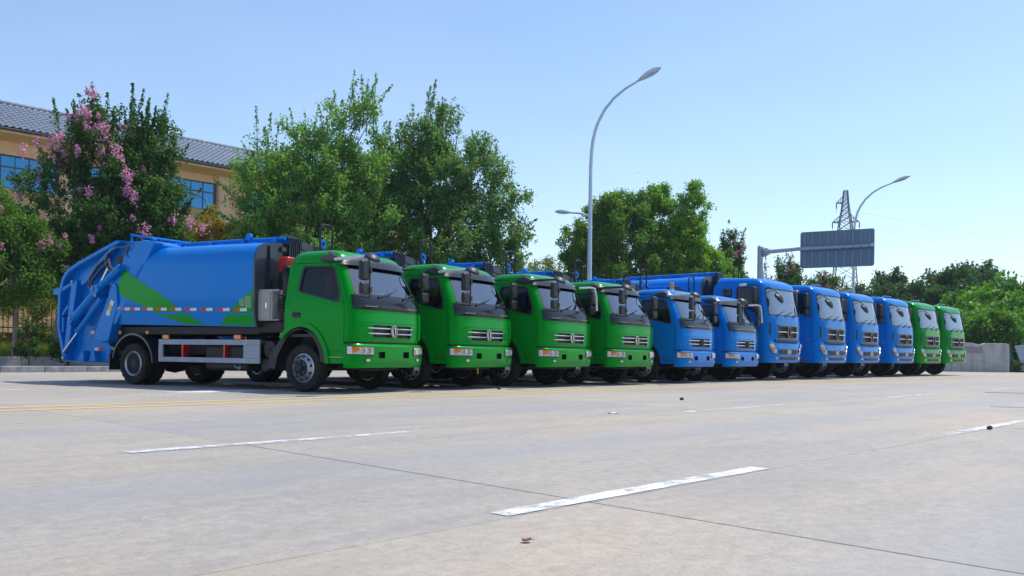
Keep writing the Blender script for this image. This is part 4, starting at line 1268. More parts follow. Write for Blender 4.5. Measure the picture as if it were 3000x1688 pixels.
    for poly, m_ in (([(-1.40, 1.50), (-1.29, 1.50), (-1.29, 1.63), (-1.40, 1.63)], LABELG), ([(-1.26, 1.47), (-1.12, 1.47), (-1.12, 1.67), (-1.26, 1.67)], LABELG)):
        lb = decal(poly, m_, 'label_plate', off=.007, sp=0)
        x0, x1 = poly[0][0] + .015, poly[1][0] - .015
        q = MB()
        for z in np.arange(poly[0][1] + .02, poly[2][1] - .01, .018): q.add([(x0, -ysec(z) - .009, z), (x1, -ysec(z) - .009, z), (x1, -ysec(z) - .009, z + .007), (x0, -ysec(z) - .009, z + .007)], [(0, 1, 2, 3)])
        q.build('label_print', PRINT, bo)
    # roof rails, hoses, lugs, hoop
    q = MB()
    for y in (-.40, -.12): q.tube([(-4.0, y, 2.80), (-2.4, y, 2.79), (-1.0, y, 2.77)], .032, 8)
    for x in (-3.8, -2.9, -2.0, -1.2): q.box(x - .03, x + .03, -.5, -.05, 2.70, 2.80)
    q.lathe([(.07, -.03), (.07, .03)], (-1.9, -.42, 2.84), (0, 1, 0), 14)
    q.build('roof_rail', BLUE, bo)
    for k in range(6):
        y = -.33 + k * .052
        q = MB(); q.tube([(-1.35, y, 2.80), (-1.08, y, 2.81), (-.99, y, 2.79), (-.955, y, 2.70), (-.95, y, 2.30)], .019, 7); q.build('roof_hose', HOSE, bo)
    q = MB(); q.box(-1.06, -.98, -.5, 1.0, 2.52, 2.60); q.prism([(-.02, 2.62), (.95, 2.42), (.95, 2.60), (-.02, 2.76)], -1.02, -.96, 'x'); q.build('front_beam', NAVY, bo)
    q = MB(); q.lathe([(.085, -.02), (.085, .02), (.04, .022), (.04, -.022)], (-.93, .52, 2.77), (1, 0, 0), 18); q.tube([(-.95, .52, 2.55), (-.93, .52, 2.7)], .025, 6); q.build('lifting_lug', BLUE, bo)
    q = MB(); q.tube([(-.9, .42, 2.55), (-.9, .42, 3.05), (-.9, .46, 3.12), (-.9, .52, 3.14), (-.9, .66, 3.14), (-.9, .72, 3.12), (-.9, .76, 3.05), (-.9, .76, 2.5)], .022, 8); q.build('hoop', BLACKP, bo)
    # tail hopper
    T = [(-6.62, .42), (-5.33, .42), (-5.28, .72), (-5.33, .83), (-3.72, 2.72), (-3.80, 2.80), (-4.4, 2.84), (-4.97, 2.86), (-6.16, 2.49), (-6.50, 2.36), (-6.70, 2.17), (-6.82, 1.85), (-6.84, 1.14)]
    t = MB()
    t.prism(T, -.90, .90)
    tg_ = t.build('tail_hopper', BLUE, root, bev=.015)
    for s in (-1, 1):
        y0, y1 = s * .985, s * 1.06
        def pl(poly, a, b_, name, m_=BLUE, bev=.012):
            q = MB(); q.prism(poly, a, b_); return q.build(name, m_, tg_, bev=bev)
        # outer flange following the back edge
        out = [(-6.62, .42), (-6.84, 1.14), (-6.82, 1.85), (-6.70, 2.17), (-6.50, 2.36), (-6.16, 2.49), (-4.97, 2.86), (-4.80, 2.86)]
        inn = [(-6.50, .46), (-6.76, 1.14), (-6.73, 1.83), (-6.63, 2.12), (-6.45, 2.29), (-6.13, 2.42), (-5.0, 2.77), (-4.86, 2.80)]
        q = MB(); q.prism(out + inn[::-1], s * .89, y1); q.build('edge_flange', BLUE, tg_, bev=.012)
        pl([(-4.97, 2.86), (-4.86, 2.84), (-5.92, 2.05), (-6.08, 2.0), (-6.09, 2.07)], s * .89, s * 1.04, 'diagonal_rib')
        pl([(-6.34, 2.10), (-6.15, 2.11), (-6.40, .80), (-6.60, .52)], s * .89, s * 1.07, 'upright_fin')
        pl([(-6.80, 1.86), (-6.80, 1.95), (-6.32, 2.10), (-6.34, 2.02)], s * .89, s * 1.05, 'diagonal_rib')
        pl([(-6.72, 1.36), (-6.72, 1.44), (-6.52, 1.64), (-6.50, 1.56)], s * .89, s * 1.03, 'small_rib')
        pl([(-6.72, 1.02), (-6.72, 1.36), (-6.66, 1.36), (-6.66, 1.02)], s * .89, s * 1.03, 'small_rib')
        # collar and the slanted box beam
        pl([(-3.72, 2.74), (-4.12, 2.84), (-4.75, 2.47), (-5.10, 1.9), (-5.35, .86), (-5.1, 1.1)], s * .89, s * 1.075, 'collar')
        pl([(-3.70, 2.76), (-3.86, 2.80), (-5.0, 1.24), (-4.86, 1.18)], s * .89, s * 1.10, 'collar_lip')
        pl([(-4.93, 2.02), (-4.83, 1.97), (-4.78, 1.58), (-5.06, .86), (-5.31, .83), (-5.54, .93)], s * .89, s * 1.115, 'slanted_beam')
        # sides of the green stripe carry on over the collar
        q = MB(); q.panel([(-4.66, 2.31), (-4.43, 2.17), (-4.69, 1.76), (-4.87, 1.86)], [], lambda x, z: (x, s * (1.079 if x < -4.4 else 1.1), z)); q.build('green_stripe', GREEN, tg_)
        # rams
        def cyl(a, b_, r, name, m_=BLUE, yy=1.10):
            q = MB(); A_ = Vector((a[0], s * yy, a[1])); B_ = Vector((b_[0], s * yy, b_[1])); q.tube([A_, B_], r, 14)
            if r > .04:
                d = (B_ - A_).normalized()
                q.lathe([(r + .012, -.02), (r + .012, .03)], A_, d, 14); q.lathe([(r + .012, -.03), (r + .012, .02)], B_, d, 14)
            return q.build(name, m_, tg_)
        cyl((-4.68, 2.30), (-5.31, 1.95), .07, 'hydraulic_ram', yy=1.13)
        cyl((-5.47, 1.84), (-6.19, 1.32), .085, 'hydraulic_ram')
        cyl((-5.30, 1.70), (-6.04, 1.06), .055, 'hydraulic_ram')
        cyl((-6.02, 1.08), (-6.53, .63), .020, 'ram_rod', CHROME)
        cyl((-5.15, 2.35), (-5.5, 1.9), .03, 'ram_pipe', CHROME, 1.05)
        pl([(-5.33, 2.0), (-5.28, 1.88), (-5.40, 1.74), (-5.58, 1.84), (-5.5, 1.98)], s * .89, s * 1.19, 'ram_bracket')
        pl([(-6.12, 1.40), (-6.10, 1.28), (-6.22, 1.18), (-6.28, 1.34)], s * .89, s * 1.19, 'ram_bracket')
        for x, z in ((-5.46, 1.91), (-4.66, 2.32), (-6.2, 1.31), (-6.58, .50), (-6.3, 2.08), (-5.36, 1.77)):
            q = MB(); q.lathe([(.035, 0), (.035, .02), (.02, .025), (.001, .025)], (x, s * 1.19 if -6.25 < x < -5.3 else s * 1.075, z), (0, s, 0), 10); q.build('pin', STEEL, tg_)
        # hoses
        for pts, m_ in (([(-4.55, 2.72), (-4.9, 2.72), (-5.18, 2.60), (-5.24, 2.42), (-5.1, 2.28), (-4.95, 2.22)], HOSE), ([(-5.15, 2.56), (-5.5, 2.38), (-5.74, 2.14), (-5.76, 1.98), (-5.66, 1.88)], HOSE), ([(-5.05, 2.5), (-5.4, 2.3), (-5.66, 2.10), (-5.68, 1.96), (-5.6, 1.86)], HOSE), ([(-5.12, 2.50), (-5.08, 2.36), (-4.98, 2.30), (-4.88, 2.31)], STEEL), ([(-4.50, 2.74), (-4.60, 2.60), (-4.52, 2.52)], HOSE)):
            q = MB(); q.tube([(x, s * 1.07, z) for x, z in pts], .022, 7); q.build('hose', m_, tg_)
        q = MB(); q.lathe([(.10, 0), (.09, .004), (.001, .004)], (-4.78, s * 1.076, 2.47), (0, s, 0), 14); q.build('port_hole', CHASSIS, tg_)
        for (x, z, cols) in ((-5.92, 1.04, (0, 1, 0)), (-5.78, .69, (0, 1))):
            for i, cc in enumerate(cols):
                q = MB(); q.box(x + i * .12, x + i * .12 + .12, s * .89, s * .91, z - .035, z + .035); q.build('reflective_strip', RRED if cc else RWHITE, tg_)
        # labels on the slanted beam
        for k, (m_) in enumerate((RWHITE, LABELY, RWHITE)):
            c0 = Vector((-4.96 - .055 * k, 1.62 - .10 * k)); d = Vector((.045, -.02)); e_ = Vector((.03, .06))
            L = [c0 - d - e_ * .8, c0 + d * 1.3 - e_ * .8, c0 + d * 1.3 + e_ * .8, c0 - d + e_ * .8]
            q = MB(); q.panel([tuple(p_) for p_ in L], [], lambda x, z: (x, s * 1.119, z)); lb = q.build('label_plate', m_, tg_)
        # rear bracket, lower stiffeners
        q = MB(); q.box(-7.08, -6.80, s * .90, s * 1.0, 1.84, 1.96); q.build('lifting_bracket', BLUE, tg_, bev=.01)
        pl([(-6.20, .44), (-5.95, .44), (-5.98, .66), (-6.08, .62)], s * .89, s * 1.03, 'small_rib')
        pl([(-5.80, .44), (-5.58, .44), (-5.62, .66), (-5.72, .66)], s * .89, s * 1.03, 'small_rib')
    q = MB(); q.tube([(-4.80, -.8, 2.86), (-4.80, -.8, 3.0), (-4.25, -.8, 2.92), (-4.05, -.8, 2.84)], .028, 6); q.tube([(-4.80, -.8, 3.0), (-4.80, .8, 3.0), (-4.25, .8, 2.92)], .028, 6); q.tube([(-4.80, .8, 2.86), (-4.80, .8, 3.0)], .028, 6)
    q.build('top_rail', BLUE, tg_)
    q = MB(); q.tube([(-5.30, -.85, .73), (-4.95, -.85, .62)], .05, 10); q.box(-5.35, -5.05, -.8, -.4, .44, .58)
    q.build('exhaust_pipe', STEEL, root)
    return root
def heavy_proto():
    root = empty('garbage_truck', 'x', 'garbage truck', (0, 0, 0))
    W = [(0, 1.14), (1.7, 1.14), (2.9, 1.07), (3.2, 1.06)]
    F = Front(W, [(0, 1.10), (2.0, 1.10), (2.82, .96), (3.2, .9)], [(.5, 1.37), (1.3, 1.40), (1.9, 1.39), (2.05, 1.36), (2.82, 1.20), (3.2, 1.08)], 3.6)
    A = [(.0 + .60 * math.cos(R_(t)), .50 + .64 * math.sin(R_(t))) for t in lin(150, 12, 14)]
    door = [(.17, 1.22)] + [(.68 * math.cos(R_(t)), .50 + .73 * math.sin(R_(t))) for t in lin(72, 20, 8)] + [(.68, .62), (1.085, .62), (1.085, 2.0), (.985, 2.78), (.93, 2.90), (.24, 2.92), (.17, 2.85)]
    window = round_poly([(.26, 2.86), (.90, 2.84), (1.02, 2.12), (.26, 2.22)], .07)
    rwin = round_poly([(-.24, 2.84), (.09, 2.85), (.09, 2.25), (-.24, 2.28)], .05)
    side = [(-.50, .95)] + A + [(.61, .56), (1.10, .56), (1.10, 2.0), (.96, 2.82), (.95, 2.96), (-.50, 2.96), (-.55, 2.85), (-.55, .95)]
    p = dict(F=F, paint=GREEN, side=side, door=door, window=window, side_windows=[rwin], handle=(.33, 1.42), xr=-.52, zrear=.95, zfloor=1.25,
             front_z=lin(1.235, 1.98, 8), back_z=(.6, 1.98), grille=(.64, 1.29, 1.68), zw1=1.98, zw2=2.82, tw=.82,
             roof_h=.33, rw=.20, rf=.42, rb=.12, roof_tilt=.05, seat_x=.0, wipers=[(-.55, -.20), (-.12, .22), (.30, .66)],
             front_off=lambda t, z: .03 * max(0, 1 - abs(z - 1.93) / .25) * max(0, 1 - (abs(t) / .72) ** 6) + (.028 if abs(t) < .62 and z < 1.72 else 0))
    shell = cab(root, p)
    # fill above the windscreen line at the sides is the roof dome; grille
    q = MB(); q.grid(F.grid(lin(-.44, .44, 10), lin(1.29, 1.675, 5), -.02))
    gr = q.build('grille', BLACKP, root)
    q = MB()
    q.panel(round_poly([(-.47, 1.275), (.47, 1.275), (.50, 1.69), (-.50, 1.69)], .05), [round_poly([(-.43, 1.31), (.43, 1.31), (.46, 1.655), (-.46, 1.655)], .04)], lambda t, z: F.P(t, z, .045), .06)
    q.build('grille_frame', NAVY, gr)
    for i, z in enumerate((1.345, 1.41, 1.555, 1.62)):
        q = MB(); q.tube([F.P(t, z, .03) for t in lin(-.43, .43, 12)], .013, 6); q.build('grille_slat', BLACKP, gr)
    for s in (-1, 1):
        q = MB(); q.tube([F.P(s * t, 1.485, .055) for t in lin(.10, .53, 9)], [.018] * 8 + [.012, .006], 8); q.build('grille_bar', CHROME, gr)
    q = MB(); c = F.P(0, 1.485, .05)
    el = [(.115 * math.cos(t), .185 * math.sin(t)) for t in np.linspace(0, 2 * PI, 25)[:-1]]
    q.panel(el, [scale_poly(el, .78)], lambda u, v: (c[0] + .03, u, c[2] + v), 0, (-.06, 0, 0)); q.panel(scale_poly(el, .78), [], lambda u, v: (c[0] + .005, u, c[2] + v))
    q.build('badge_mount', NAVY, gr)
    # dark lip between front panel and bumper
    q = MB(); q.grid(F.grid(lin(-.60, .60, 20), lin(1.175, 1.24, 3), lambda t, z: .035)); q.grid([[F.P(t, 1.24, .035) for t in lin(-.6, .6, 20)], [F.P(t, 1.24, -.03) for t in lin(-.6, .6, 20)]])
    q.build('front_lip', BLACKP, root)
    # corner panels: slot and raised line
    for s in (-1, 1):
        q = MB()
        q.panel([(s * .64, 1.32), (s * .86, 1.30), (s * .86, 1.86), (s * .66, 1.90)][::s], [], lambda t, z: F.P(t, z, .012), .08)
        dfl = q.build('wind_deflector', GREEN, root)
        q = MB(); q.panel([(s * .745, 1.38), (s * .80, 1.38), (s * .80, 1.74), (s * .745, 1.74)][::s], [], lambda t, z: F.P(t, z, .018), .08); q.build('air_slot', BLACKP, dfl)
    # bumper, rising at the corners
    FB = Front([(0, 1.15)], [(0, 1.10)], [(.5, 1.40), (.62, 1.44), (1.0, 1.44), (1.25, 1.41)], 3.8)
    b = MB()
    topz = lambda t: 1.165 + .085 * min(1, max(0, (abs(t) - .55) / .12))
    taus = lin(-1, 1, 40)
    zs = [.54, .565, .60, .66, .76, .88, .98, 1.06, 1.12, 1.165]
    prof = lambda t, z: -.025 * max(0, (.585 - z) / .045) - .025 * max(0, (z - 1.13) / .035) + (.018 * max(0, 1 - abs(z - .78) / .1) if abs(t) < .5 else 0)
    b.grid([[FB.P(t, z if z < 1.1 else z + (topz(t) - 1.165), prof(t, z)) for t in taus] for z in zs])
    b.grid([[FB.P(t, .54, -.02) for t in taus], [FB.P(t, .54, -.2) for t in taus]])
    b.grid([[FB.P(t, topz(t), -.025) for t in taus], [FB.P(t, topz(t) + .005, -.16) for t in taus]])
    for s in (-1, 1):
        b.add([(1.10, s * 1.15, .54), (.80, s * 1.15, .54), (.74, s * 1.15, .80), (.86, s * 1.15, 1.20), (1.10, s * 1.15, 1.25)], [(0, 1, 2, 3, 4)])
    bp = b.build('bumper', GREEN, root, sharp=35)
    for z0, z1, k, w in ((.80, .955, 3, .42), (.635, .71, 1, .38)):
        q = MB(); q.panel(round_poly([(-w, z0), (w, z0), (w * 1.06, z1), (-w * 1.06, z1)], .03), [], lambda t, z: FB.P(t, z, .026), .08)
        lg = q.build('lower_grille', BLACKP, bp)
        for i in range(k):
            z = z0 + (z1 - z0) * (i + 1) / (k + 1)
            q = MB(); q.tube([FB.P(t, z, .034) for t in lin(-w * .95, w * .95, 10)], .010, 6); q.build('grille_bar', BLACKP, bp)
    q = MB(); q.panel([(-.10, .81), (.10, .81), (.10, .94), (-.10, .94)], [], lambda t, z: FB.P(t, z, .045), .1, (-.01, 0, 0)); q.build('plate_holder', STEEL, bp)
    for s in (-1, 1):
        base = [(.52, .80), (.70, .84), (.795, 1.02), (.80, 1.12), (.69, 1.13), (.60, 1.02)]
        L = [(s * u, v) for u, v in base][::s]
        q = MB()
        q.panel(scale_poly(L, 1.06), [], lambda t, z: FB.P(t, z, .006), .05, None, 0)
        q.panel(scale_poly(L, .97), [], lambda t, z: FB.P(t, z, .018), .04, None, 1)
        am = [(s * u, v) for u, v in [(.66, .85), (.70, .845), (.77, .98), (.755, 1.0), (.70, .96)]][::s]
        q.panel(am, [], lambda t, z: FB.P(t, z, .024), .04, None, 2)
        for u, v in ((.61, .90), (.69, 1.03), (.74, 1.07)):
            q.lathe([(.055, .0), (.052, .012), (.035, .0), (.001, -.004)], FB.P(s * u, v, .02), (1, s * .35, 0), 16, 3)
        q.build('headlight', [BLACKP, CLEAR, AMBER, CHROME], bp, sharp=30)
        q = MB(); L = [(s * u, v) for u, v in [(.50, .645), (.60, .645), (.62, .71), (.50, .725)]][::s]
        q.panel(round_poly(L, .02), [], lambda t, z: FB.P(t, z, .006), .05, None, 0); q.panel(scale_poly(round_poly(L, .02), .85), [], lambda t, z: FB.P(t, z, .016), .05, None, 1)
        q.build('fog_lamp', [BLACKP, CLEAR], bp)
        # steps, arch trim, side marker
        q = MB(); q.box(.66, 1.08, s * 1.0, s * 1.13, .57, .615); q.build('step', GREEN, root, bev=.01)
        q = MB(); q.box(.70, .95, s * 1.13, s * 1.155, .60, .64); q.build('side_marker', REDL, root, bev=.008)
        q = MB(); ins = [(.60 * math.cos(R_(t)), .50 + .64 * math.sin(R_(t))) for t in lin(5, 160, 14)]; out = [(.67 * math.cos(R_(t)), .50 + .71 * math.sin(R_(t))) for t in lin(5, 160, 14)]
        q.grid([[(x, s * 1.14, z) for x, z in out], [(x, s * 1.165, z) for x, z in ins], [(x, s * .7, z) for x, z in ins]])
        q.build('wheel_arch', BLACKP, root)
        q = MB(); q.box(.93, 1.06, s * 1.145, s * 1.16, 1.30, 1.345); q.build('door_trim', SILVER, root)
        # side mirrors
        q = MB(); q.tube([(.98, s * 1.08, 2.88), (1.05, s * 1.24, 2.88), (1.06, s * 1.28, 2.80), (1.06, s * 1.28, 2.1), (1.02, s * 1.12, 2.06)], .016, 6)
        q.tube([(.5, s * 1.08, 2.93), (.98, s * 1.22, 2.90)], .014, 6)
        ma = q.build('mirror_arm', BLACKP, root)
        q = MB(); q.box(.94, 1.06, s * 1.17, s * 1.46, 2.34, 2.82); q.build('mirror_head', BLACKP, ma, bev=.045, seg=3)
        q = MB(); q.box(.95, 1.06, s * 1.17, s * 1.46, 2.06, 2.30); q.build('mirror_head', BLACKP, ma, bev=.04, seg=3)
        q = MB(); q.box(.40, .62, s * 1.05, s * 1.22, 2.86, 2.95); q.build('arm_cap', FILM, ma, bev=.03)
    # front mirror on its stalk
    t0 = F.P(-.70, 2.86, .0)
    q = MB(); q.tube([t0, (t0[0] + .20, t0[1] + .0, 2.76), (1.52, -.86, 2.62)], [.016, .014, .022], 7); q.tube([F.P(-.86, 2.62, 0), (1.30, -.95, 2.70), (t0[0] + .22, t0[1] - .02, 2.74)], .010, 6)
    fm = q.build('mirror_stalk', BLACKP, root)
    q = MB(); q.lathe([(.001, .08), (.09, .065), (.165, .02), (.185, -.02), (.18, -.05), (.001, -.04)], (1.55, -.84, 2.50), (.78, .1, .62), 22); q.build('front_mirror', BLACKP, fm)
    # roof bits
    q = MB()
    for y in (-.55, 0, .55): q.lathe([(.05, 0), (.045, .04), (.001, .06)], (.62, y, 3.10), (0, 0, 1), 10)
    q.build('roof_lamp', CLEAR, root)
    q = MB(); q.tube([(.2, .55, 3.2), (.32, .55, 3.27), (.62, .5, 3.22)], .022, 6); q.build('air_horn', CHROME, root)
    # wheels
    R = .49
    for s in (-1, 1):
        wheel(root, 0, s * 1.0, s, R, .28, True, CHASSIS)
        for x in (-4.0, -5.25):
            wheel(root, x, s * 1.02, s, R, .26, False, CHASSIS)
            wheel(root, x, s * .72, s, R, .26, False, CHASSIS)
    q = MB()
    for s in (-1, 1): q.box(-6.6, 1.1, s * .38, s * .47, .78, 1.06)
    for x in (-6.2, -3.2, -2, -.9, .9): q.box(x - .05, x + .05, -.42, .42, .8, 1.0)
    for x in (0, -4.0, -5.25): q.tube([(x, -1, R), (x, 1, R)], .075, 10)
    q.box(-1.2, .7, -.36, .36, .6, 1.25); q.box(-6.2, -1.1, -1.0, 1.0, 1.16, 1.30); q.tube([(-4.0, 0, .55), (-1.2, 0, .75)], .06, 8)
    q.build('chassis', CHASSIS, root)
    q = MB(); q.box(-2.9, -1.2, -1.10, -.55, .45, 1.0); q.box(-2.6, -1.4, .55, 1.1, .45, 1.0); q.build('fuel_tank', STEEL, root, bev=.06)
    for s in (-1, 1):
        q = MB(); q.box(-3.3, -.75, s * 1.15, s * 1.12, .92, 1.02); sg = q.build('side_guard', ALU, root, bev=.006)
        q = MB(); q.box(-3.3, -.75, s * 1.15, s * 1.12, .55, .65); q.build('guard_rail', ALU, sg, bev=.006)
        q = MB()
        C = [(-4.62 + 1.32 * math.cos(R_(t)), .5 + .68 * math.sin(R_(t))) for t in lin(8, 172, 18)]
        q.grid([[(x, s * .6, z) for x, z in C], [(x, s * 1.17, z) for x, z in C], [(x * .985 - .07, s * 1.17, z - .03) for x, z in C]]); q.build('rear_mudguard', NAVY, root)
    # body
    SEC = [(-1.13, 1.30), (-1.20, 1.55), (-1.22, 2.0), (-1.22, 2.75)] + [(-.85 - .37 * math.cos(R_(t)), 2.87 + .40 * math.sin(R_(t))) for t in lin(0, 80, 7)] + [(-.4, 3.32), (0, 3.33)]
    SEC = SEC + [(-y, z) for y, z in SEC[-2::-1]]
    b = MB(); xrear = lambda z: -6.0 + (z - 1.3) * .85
    V = [[(xrear(z) * (1 - t) - .92 * t, y, z) for y, z in SEC] for t in lin(0, 1, 6)]
    b.grid(V)
    bo = b.build('compactor_body', BLUE, root, sharp=50)
    q = MB(); q.prism(SEC, -.925, -.88, 'x')
    for y in (-.9, -.5, -.1, .3, .7): q.box(-.88, -.83, y - .04, y + .04, 1.4, 3.15)
    q.prism([(-.1, 3.2), (1.1, 2.95), (1.1, 3.12), (-.1, 3.36)], -.86, -.80, 'x')
    q.build('front_wall', NAVY, root)
    q = MB()
    for y in (-.45, -.15): q.tube([(-4.4, y, 3.42), (-.85, y, 3.40)], .04, 8)
    for x in (-4.2, -3.1, -2.0, -1.1): q.box(x - .03, x + .03, -.52, -.08, 3.31, 3.40)
    q.build('roof_rail', BLUE, bo)
    for k in range(6):
        y = -.42 + k * .062
        q = MB(); q.tube([(-1.2, y, 3.42), (-.86, y, 3.43), (-.80, y, 3.40), (-.765, y, 3.30), (-.76, y, 2.7)], .022, 6); q.build('roof_hose', HOSE, bo)
    q = MB(); q.tube([(-.78, -.55, 2.7), (-.6, -.75, 2.95), (-.42, -.8, 3.02), (-.3, -.8, 2.9)], .03, 7); q.tube([(-.7, .4, 3.0), (-.55, .5, 3.15), (-.5, .9, 3.1)], .025, 7); q.build('intake_hose', HOSE, root)
    q = MB(); q.tube([(-.75, .5, 2.9), (-.75, .5, 3.62), (-.75, .56, 3.68), (-.75, .80, 3.68), (-.75, .86, 3.62), (-.75, .86, 2.9)], .024, 7); q.build('hoop', BLACKP, bo)
    T = [(-7.6, .5), (-6.3, .5), (-6.2, 1.1), (-4.35, 3.3), (-5.2, 3.42), (-6.9, 3.0), (-7.7, 2.4), (-7.9, 1.4)]
    q = MB(); q.prism(T, -1.15, 1.15); tg_ = q.build('tail_hopper', BLUE, root, bev=.02)
    for s in (-1, 1):
        q = MB(); q.prism([(-4.4, 3.3), (-4.8, 3.36), (-6.2, 1.3), (-5.9, 1.2)], s * 1.14, s * 1.22); q.build('collar', BLUE, tg_, bev=.012)
        q = MB(); q.tube([(-5.4, s * 1.22, 2.8), (-7.0, s * 1.22, 1.3)], .09, 10); q.build('hydraulic_ram', BLUE, tg_)
    return root

def all_trucks():
    g1 = 'trucks parked side by side in the row'
    LT = light_proto()
    HV = heavy_proto()
    km = {}
    for c in bpy.data.objects:
        if c.parent: km.setdefault(c.parent.name, []).append(c)
    lt = [(-3.12, 15.54, 29.6, GREEN, 'nearest green truck at the end of the row, its whole blue compactor body in view'),
          (-1.47, 17.57, 33.4, GREEN, 'green truck with a yellow tag hanging below its bumper, second in the row'),
          (0.33, 19.36, 35.9, GREEN, 'green truck with clear film round its far mirror arm, third in the row'),
          (2.03, 21.11, 38.5, GREEN, 'green short truck parked right beside the first small blue truck'),
          (4.03, 23.16, 38.5, BLUE, 'small blue truck with an amber beacon on its cab roof'),
          (5.80, 25.23, 39.5, BLUE, 'small blue truck with no roof beacon, parked beside the first tall blue truck')]
    roots = []
    for i, (x, y, a, colr, lab) in enumerate(lt):
        r = LT if i == 0 else copy_tree(LT, None, km)
        r.location = (x, y, 0); r.rotation_euler = (0, 0, -R_(a)); r['label'] = lab; r['group'] = g1
        roots.append(r)
    hv = [(7.48, 27.39, 43.5, BLUE, 'tall blue truck with its long blue compactor body showing behind the cab'),
          (9.85, 29.7, 43.8, BLUE, 'tall blue truck second among the tall blue ones, cab door side in view'),
          (12.13, 32.36, 44.6, BLUE, 'tall blue truck between the second and the last tall blue ones'),
          (14.54, 34.77, 46.0, BLUE, 'tall blue truck parked right beside the first tall green one'),
          (16.79, 37.12, 47.2, GREEN, 'tall green truck between the last blue truck and the end truck'),
          (19.05, 39.4, 48.3, GREEN, 'tall green truck at the far end of the row, beside the concrete wall')]
    for i, (x, y, a, colr, lab) in enumerate(hv):
        r = HV if i == 0 else copy_tree(HV, None, km)
        r.location = (x, y, 0); r.rotation_euler = (0, 0, -R_(a)); r['label'] = lab; r['group'] = g1
        roots.append(r)
    cols = [t[3] for t in lt] + [t[3] for t in hv]
    km = {}
    for c in bpy.data.objects:
        if c.parent: km.setdefault(c.parent.name, []).append(c)
    for i, r in enumerate(roots):
        for o in descend(r, km):
            if o.type != 'MESH' or cols[i] == GREEN: continue
            if o.name.startswith('green_stripe'): continue
            for sl in o.material_slots:
                if sl.material == GREEN:
                    sl.link = 'OBJECT'; sl.material = BLUE
        b = [o for o in descend(r, km) if o.type == 'MESH']
        # small differences from truck to truck
        if i in (4, 5):
            for o in b:
                if o.name.startswith('emblem'):
                    for sl in o.material_slots: sl.link = 'OBJECT'; sl.material = BLACKP
        if 0 < i < 6:
            wraps = [o for o in b if o.name.startswith('arm_wrap')]
            if i in (2, 3):
                for o in wraps:
                    for sl in o.material_slots: sl.link = 'OBJECT'; sl.material = BLACKP if i == 3 else VISOR
        if i in (2, 5):
            q = MB(); q.tube([(.80, .93, 2.235), (1.0, 1.10, 2.25), (1.07, 1.17, 2.23), (1.10, 1.20, 2.05), (1.12, 1.20, 1.72)], [.024, .026, .03, .026, .03], 8)
            q.build('arm_wrap', FILM, r)
        if i in (0, 1, 2, 3):
            q = MB(); q.box(.25, .38, -.70, -.60, 1.72, 2.05); q.build('hanging_bag', RED if i < 2 else STICK, r, bev=.02)
        if 0 <= i < 5:
            q = MB(); q.box(.34, .37, .58, .82, 1.72, 2.02); q.build('blue_sun_blind', STICK, r, bev=.02)
        if i == 1:
            q = MB(); q.add([(1.02, -.12, .445), (1.02, -.09, .445), (1.03, -.10, .30), (1.03, -.125, .31)], [(0, 1, 2, 3)]); q.tube([(1.02, -.105, .44), (1.03, -.11, .30)], .012, 5); q.build('yellow_tag', TAPE, r)
        if i == 4:
            q = MB(); q.lathe([(.07, 0), (.07, .03), (.055, .035), (.052, .20), (.04, .215), (.001, .22)], (.36, -.10, 2.455), (0, 0, 1), 16, [1, 1, 0, 0, 0]); q.build('beacon', [AMBER, WHITEP], r)
    return roots
